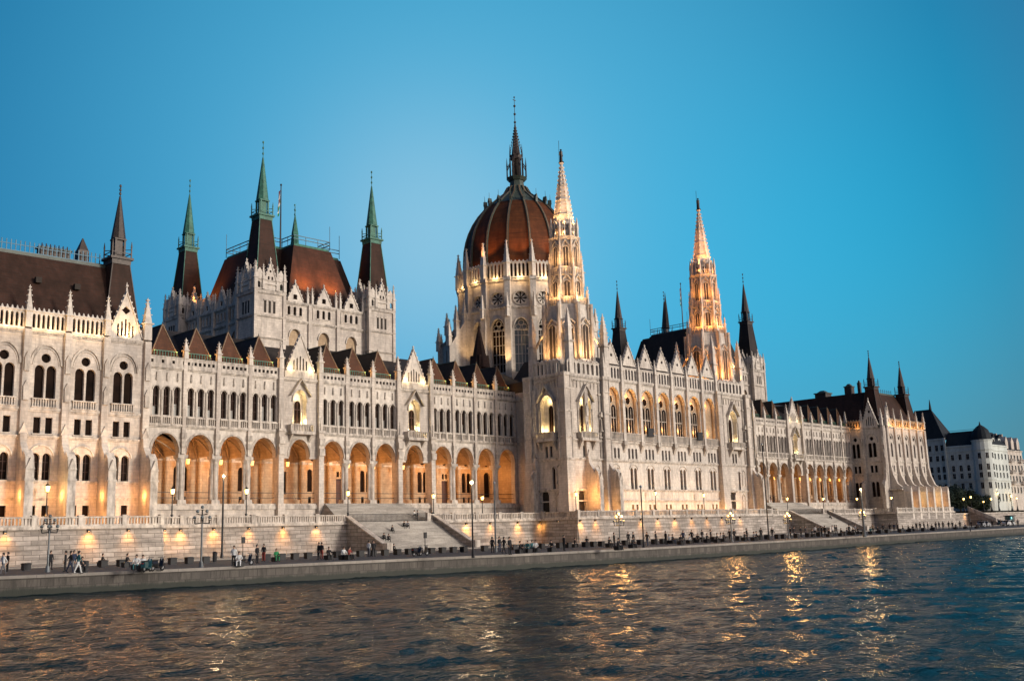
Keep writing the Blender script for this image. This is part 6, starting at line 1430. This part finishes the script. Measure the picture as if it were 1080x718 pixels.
# ================================================================ palace and houses beyond
def block_building(name, label, cat, faces, extra):
    pass
pal = empty('palace_block', (350, 140, TZ + E), 'pale grey-green palace with steep dark roofs and a round corner turret', 'building')
PX = 334.0; PYc = 125.0
Wp = MB(); f = FL(PX); Wp.fr(*f)
rowz = [(18.3, 20.0, 0), (14.7, 16.6, 1), (11.9 + .5, 14.0, 0), (9.0, 10.9, 0), (5.0, 7.4, 0)]
def pwin(f, c, z0, z1, arched, w=1.0, parent=pal, nm='window'):
    mb = MB().fr(*f); pl = arc(c, z0, w, z1 - w * .4, z1, 6) if arched else rect(c - w / 2, c + w / 2, z0, z1)
    pane(mb, pl, -.28, 'glass_dark'); mb.box(c - .04, c + .04, -.27, -.2, z0, z1, 'paint_silver'); mb.box(c - w / 2, c + w / 2, -.27, -.2, z0 + (z1 - z0) * .62, z0 + (z1 - z0) * .62 + .07, 'paint_silver'); mb.box(c - w / 2 - .12, c + w / 2 + .12, -.02, .12, z0 - .18, z0 - .02, 'palace_stone')
    mb.strip([(c - w / 2, z0), (c - w / 2, z1), (c + w / 2, z1), (c + w / 2, z0)] if not arched else pl, .12, -.02, .07, 'palace_stone', (c, (z0 + z1) / 2)); mb.build(nm, parent)
    return pl
def seg(y0, y1, cols, ztop, f=f, W=Wp, rows=rowz, parent=pal, wd=1.0):
    hs = []
    for c in cols:
        for z0, z1, ar in rows: hs.append(pwin(f, c, z0, z1, ar, wd, parent))
    W.panel(rect(y0, y1, TZ - .5, ztop), hs, 0, .3, 'palace_stone')
    for z in (11.6, ztop - .3, 21.0): W.box(y0, y1, -.02, .25, z - .15, z + .15, 'palace_stone')
seg(-137.6, -127.2, [-135.6, -133.2, -130.8], 22.8)
seg(-146.5, -137.6, [-144.8, -142.6, -140.4, -138.6], 25.6, rows=[(21.6, 23.4, 0)] + rowz)
Wp.box(-137.9, -137.3, 0, .5, TZ, 25.6, 'palace_stone')
fr2 = FR(PYc); Wp.fr(*fr2)
seg(336.5, 352, [338.4, 341.2, 344.0, 346.8, 349.8], 22.8, f=fr2)
Wp.fr((PX, PYc, 0), (1, 0, 0), (0, 1, 0))
Wp.frust(1.6, 1.6, TZ, 24.2, 3.0, 3.0, 16, 'palace_stone')
for z in (11.6, 21.0, 23.9): Wp.frust(1.6, 1.6, z - .15, z + .2, 3.2, 3.25, 16, 'palace_stone')
for i in range(16):
    a = 2 * PI * i / 16
    for z0, z1, ar in rowz[:4]:
        mb = MB().fr((PX + 1.6, PYc + 1.6, 0), (-math.sin(a), math.cos(a), 0), (math.cos(a), math.sin(a), 0))
        if math.cos(a) < .2 and math.sin(a) < .2 and i % 2 == 0: mb.box(-.42, .42, 2.93, 3.0, z0, z1, 'glass_dark'); mb.box(-.04, .04, 3.0, 3.04, z0, z1, 'paint_silver'); mb.build('window', pal)
Wp.fr((0, 0, 0), (1, 0, 0), (0, 1, 0)); Wp.box(PX + .35, 352, PYc + .35, 150, TZ - .5, 22.7, 'interior_dark')
Wp.build('wall', pal)
tr = MB((PX + 1.6, PYc + 1.6, 0), (1, 0, 0), (0, 1, 0)); tr.lathe([(3.1, 24.2), (2.9, 25.6), (2.3, 27.2), (1.2, 28.3), (.3, 28.9), (.06, 30.0)], 14, 'roof_slate'); tr.build('turret_roof', pal)
rf = MB((0, 0, 0), (1, 0, 0), (0, 1, 0))
rf.add([(PX, 127, 22.8), (PX, 137.6, 22.8), (PX + 3.2, 137.6, 27.4), (PX + 3.2, 129, 27.4), (352, 129, 27.4), (352, 125, 22.8), (352, 137.6, 27.4)], [(0, 1, 2, 3), (3, 4, 5, 0), (3, 2, 6, 4)], 'roof_slate')
rf.add([(PX, 137.6, 25.6), (PX, 150.5, 25.6), (PX + 9, 150.5, 25.6), (PX + 9, 137.6, 25.6), (PX + 3.5, 142.4, 35.6), (PX + 3.5, 148, 35.6)], [(0, 1, 5, 4), (1, 2, 5), (2, 3, 4, 5), (3, 0, 4)], 'roof_slate')
rf.frust(PX + 3.5, 142.6, 35.4, 38.8, .5, .08, 6, 'roof_slate'); cresting(rf, PX + 3.2, PX + 3.3, 129, 27.4, 1, .5); rf.box(PX + 3.1, PX + 3.3, 129, 137.5, 27.8, 27.9, 'rail_blue')
rf.build('roof', pal)
for x, y in ((340, 128), (345, 128), (350, 128)):
    d = MB((0, 0, 0), (1, 0, 0), (0, 1, 0)); d.box(x - .9, x + .9, y - 1.6, y + 1, 23.2, 25.2, 'palace_stone'); d.box(x - .5, x + .5, y - 1.62, y - 1.6, 23.4, 24.8, 'glass_dark'); d.prism([(x - 1.1, 25.2), (x, 26.4), (x + 1.1, 25.2)], y - 1.8, y + 1, 'roof_slate'); d.build('dormer', pal)

apt = empty('apartment_house', (365, 130, TZ + E), 'tan apartment house with dormers, right of the turreted palace', 'building')
Wa = MB(); f3 = FR(125.6); Wa.fr(*f3)
hs = []
for c in (353.8, 356.6, 359.4, 362.2, 365.0):
    for z0, z1, ar in [(18.2, 20, 0), (14.7, 16.6, 0), (11.2, 13.2, 0), (7.6, 9.6, 0)]: hs.append(pwin(f3, c, z0, z1, ar, 1.1, apt))
Wa.panel(rect(352, 366.6, TZ - .5, 21.6), hs, 0, .3, 'facade_stone')
for z in (10.4, 21.4): Wa.box(352, 366.6, -.02, .3, z - .15, z + .15, 'trim_stone')
Wa.fr((0, 0, 0), (1, 0, 0), (0, 1, 0)); Wa.box(352.1, 366.5, 125.95, 140, TZ, 21.5, 'interior_dark'); Wa.build('wall', apt)
for c in (355.2, 363.6):
    for z in (10.6, 14.2, 17.8): b_ = MB().fr(*f3); b_.box(c - 1.5, c + 1.5, .0, 1.0, z - .25, z, 'trim_stone'); balus(b_, c - 1.5, c + 1.5, .9, z, z + .95, step=.3); b_.build('balcony', apt)
rf = MB((0, 0, 0), (1, 0, 0), (0, 1, 0)); rf.add([(352, 125.6, 21.6), (366.6, 125.6, 21.6), (366.6, 129, 25.2), (352, 129, 25.2), (352, 140, 25.2), (366.6, 140, 25.2)], [(0, 1, 2, 3), (3, 2, 5, 4)], 'roof_slate')
for x in (354.5, 359.5, 364.5): rf.prism([(x - 1.2, 22.0), (x - 1.2, 24.4), (x, 26.0), (x + 1.2, 24.4), (x + 1.2, 22.0)], 125.8, 129, 'facade_stone')
rf.build('roof', apt)
for x in (356.8, 361.8): c_ = MB((0, 0, 0), (1, 0, 0), (0, 1, 0)); c_.box(x - .5, x + .5, 129.5, 130.8, 25, 27.4, 'wall_stone'); c_.build('chimney', apt)
apt2 = empty('corner_house', (385, 130, TZ + E), 'lower grey-green house at the right edge of the photo', 'building')
Wb = MB(); Wb.fr(*FR(126)); hs = []
for c in (370, 373.5, 377, 380.5, 384):
    for z0, z1, ar in [(13.6, 15.4, 0), (10.2, 12.0, 0), (6.6, 8.4, 0)]: hs.append(pwin(FR(126), c, z0, z1, ar, 1.1, apt2))
Wb.panel(rect(366.7, 420, TZ - .5, 17.4), hs, 0, .3, 'palace_stone'); Wb.box(366.7, 420, -.02, .3, 17.1, 17.4, 'palace_stone'); Wb.fr((0, 0, 0), (1, 0, 0), (0, 1, 0)); Wb.box(366.8, 420, 126.4, 140, TZ, 17.3, 'interior_dark'); Wb.build('wall', apt2)
rf = MB((0, 0, 0), (1, 0, 0), (0, 1, 0)); rf.add([(366.7, 126, 17.4), (420, 126, 17.4), (420, 130, 19.6), (366.7, 130, 19.6)], [(0, 1, 2, 3)], 'roof_slate'); rf.build('roof', apt2)

# ================================================================ trees
def tree(X, Y, h, rad, label, n=2600, z0=TZ, seed=1):
    rnd = random.Random(seed); o = empty('tree', (X, Y, z0 + E), label, 'tree', 'dark park trees past the far pavilion')
    tk = mk(); pts = [(0, 0, 0), (.1, .05, h * .2), (.0, .1, h * .45)]
    for a, b, r0, r1 in ((0, 1, .3, .22), (1, 2, .22, .14)): tk.tube(pts[a], pts[b], r0, 'bark', 8, r1)
    for i in range(7):
        a = rnd.uniform(0, 6.28); tk.tube(pts[1 + i % 2], (math.cos(a) * rad * .6, math.sin(a) * rad * .6, h * rnd.uniform(.5, .85)), .1, 'bark', 5, .03)
    loc('trunk', tk, o)
    cl = [(rnd.uniform(-.62, .62) * rad, rnd.uniform(-.62, .62) * rad, h * rnd.uniform(.28, .82), rad * rnd.uniform(.32, .52)) for _ in range(16)]
    cm = mk(); vs, fs = [], []
    for i in range(n):
        c = cl[rnd.randrange(16)]; d = V((rnd.gauss(0, 1), rnd.gauss(0, 1), rnd.gauss(0, 1))).normalized() * c[3] * rnd.uniform(.45, 1.08) 
        p = V((c[0], c[1], c[2])) + V((d.x, d.y, d.z * .9)); s = rnd.uniform(.16, .34); q1 = V((rnd.gauss(0, 1), rnd.gauss(0, 1), rnd.gauss(0, 1))).normalized(); q2 = q1.orthogonal().normalized()
        b = len(cm.v); cm.v += [tuple(p + q1 * s), tuple(p + q2 * s * .6), tuple(p - q1 * s), tuple(p - q2 * s * .6)]; cm.f.append([b, b + 1, b + 2, b + 3]); cm.m.append(cm.mi('leaf_dark'))
    loc('crown', cm, o)
for i, (x, Y, h, rad, lb) in enumerate(((994, 126, 6.6, 3.4, 'dark bushy tree nearest the far pavilion'), (1002, 128, 8.0, 4.0, 'tallest dark tree, second from the far pavilion'), (1012, 128, 7.6, 3.9, 'dark rounded tree left of the gap between the two clumps'), (1020, 126, 6.2, 3.4, 'dark tree behind the left one of the two lamps'), (1029, 127, 5.2, 3.3, 'low dark tree before the palace turret'), (1037, 127, 4.8, 3.1, 'lowest dark tree, just left of the dark ramp'), (1048, 126, 6.0, 1.5, 'narrow dark tree behind the lamps above the ramp'))):
    tree(onY(x, Y, 525), Y, h, rad, lb, n=4200, seed=i + 3)

# ================================================================ sky, sun, camera
w = bpy.data.worlds.new('World'); S.world = w; w.use_nodes = True; t = w.node_tree; bg = t.nodes['Background']
SUN_EL = math.radians(9); SUN_AZ_DIR = V((.30, -.95, 0)).normalized()
sky = t.nodes.new('ShaderNodeTexSky'); sky.sky_type = 'NISHITA'; sky.sun_disc = False; sky.sun_elevation = SUN_EL; sky.sun_rotation = math.atan2(SUN_AZ_DIR.x, SUN_AZ_DIR.y); sky.ozone_density = 6; sky.dust_density = .4; sky.air_density = 1.0
tc_ = t.nodes.new('ShaderNodeTexCoord')
def vdot(vec):
    d = t.nodes.new('ShaderNodeVectorMath'); d.operation = 'DOT_PRODUCT'; L(t, tc_.outputs['Generated'], d.inputs[0]); d.inputs[1].default_value = vec; return d.outputs['Value']
# dusk colours of the eastern sky: a pale glow low over the city in a deep teal sky (sum of broad lobes)
def lobe(d, n, col):
    mx = t.nodes.new('ShaderNodeMath'); mx.operation = 'MAXIMUM'; L(t, vdot(d), mx.inputs[0]); mx.inputs[1].default_value = 0
    pw = t.nodes.new('ShaderNodeMath'); pw.operation = 'POWER'; L(t, mx.outputs[0], pw.inputs[0]); pw.inputs[1].default_value = n
    v = t.nodes.new('ShaderNodeVectorMath'); v.operation = 'SCALE'; v.inputs[0].default_value = col; L(t, pw.outputs[0], v.inputs['Scale']); return v.outputs[0]
def vadd(a, b2):
    v = t.nodes.new('ShaderNodeVectorMath'); v.operation = 'ADD'; L(t, a, v.inputs[0]); 
    if isinstance(b2, tuple): v.inputs[1].default_value = b2
    else: L(t, b2, v.inputs[1])
    return v.outputs[0]
acc = vadd(lobe((.6531, .6967, .2968), 8, (.1046, .4072, .5281)), (-.0269, .0194, .1395))
acc = vadd(acc, lobe((.6263, .7286, .2774), 120, (.160, .092, .024)))
acc = vadd(acc, lobe((.8989, .3975, .1843), 40, (-.0429, .1193, .212)))
acc = vadd(acc, lobe((.9489, .3154, -.0126), 25, (.0945, .0138, -.1344)))
mxv = t.nodes.new('ShaderNodeVectorMath'); mxv.operation = 'MAXIMUM'; L(t, acc, mxv.inputs[0]); mxv.inputs[1].default_value = (.002, .05, .12)
core = mxv.outputs[0]
west = ramp(t, vdot((SUN_AZ_DIR.x, SUN_AZ_DIR.y, .12)), [(.0, (0, 0, 0)), (.5, (.12, .10, .10)), (.85, (1.3, 1.1, .98)), (1.0, (2.2, 1.75, 1.4))])
sc = t.nodes.new('ShaderNodeVectorMath'); sc.operation = 'SCALE'; L(t, sky.outputs[0], sc.inputs[0]); sc.inputs['Scale'].default_value = .02
a1 = mixc(t, 1.0, core, west, 'ADD'); a2 = mixc(t, 1.0, a1, sc.outputs[0], 'ADD')
L(t, a2, bg.inputs['Color']); bg.inputs['Strength'].default_value = 1.0
sd = bpy.data.lights.new('sun', 'SUN'); sd.energy = 2.5; sd.angle = math.radians(10); sd.color = (1, .92, .81)
so = bpy.data.objects.new('sun', sd); COL.objects.link(so); dr = -(SUN_AZ_DIR * math.cos(SUN_EL) + V((0, 0, math.sin(SUN_EL)))); so.rotation_euler = dr.to_track_quat('-Z', 'Y').to_euler()
cd = bpy.data.cameras.new('camera'); cam = bpy.data.objects.new('camera', cd); COL.objects.link(cam)
cd.sensor_width = 36; cd.lens = 36 * CAMF / 1080; cd.clip_start = .5; cd.clip_end = 8000
Mx = Matrix((( RGT.x, UPV.x, -FWD.x, 0), (RGT.y, UPV.y, -FWD.y, 0), (RGT.z, UPV.z, -FWD.z, E), (0, 0, 0, 1)))
cam.matrix_world = Mx; S.camera = cam
S.view_settings.view_transform = 'Standard'; S.view_settings.look = 'None'; S.view_settings.exposure = 0; S.view_settings.gamma = 1
S.render.engine = 'CYCLES'; S.cycles.use_denoising = True; S.cycles.max_bounces = 5; S.cycles.diffuse_bounces = 2; S.cycles.glossy_bounces = 3; S.cycles.transmission_bounces = 2; S.cycles.use_light_tree = True
S.cycles.sample_clamp_indirect = 3; S.cycles.sample_clamp_direct = 0; S.cycles.caustics_reflective = False; S.cycles.caustics_refractive = False
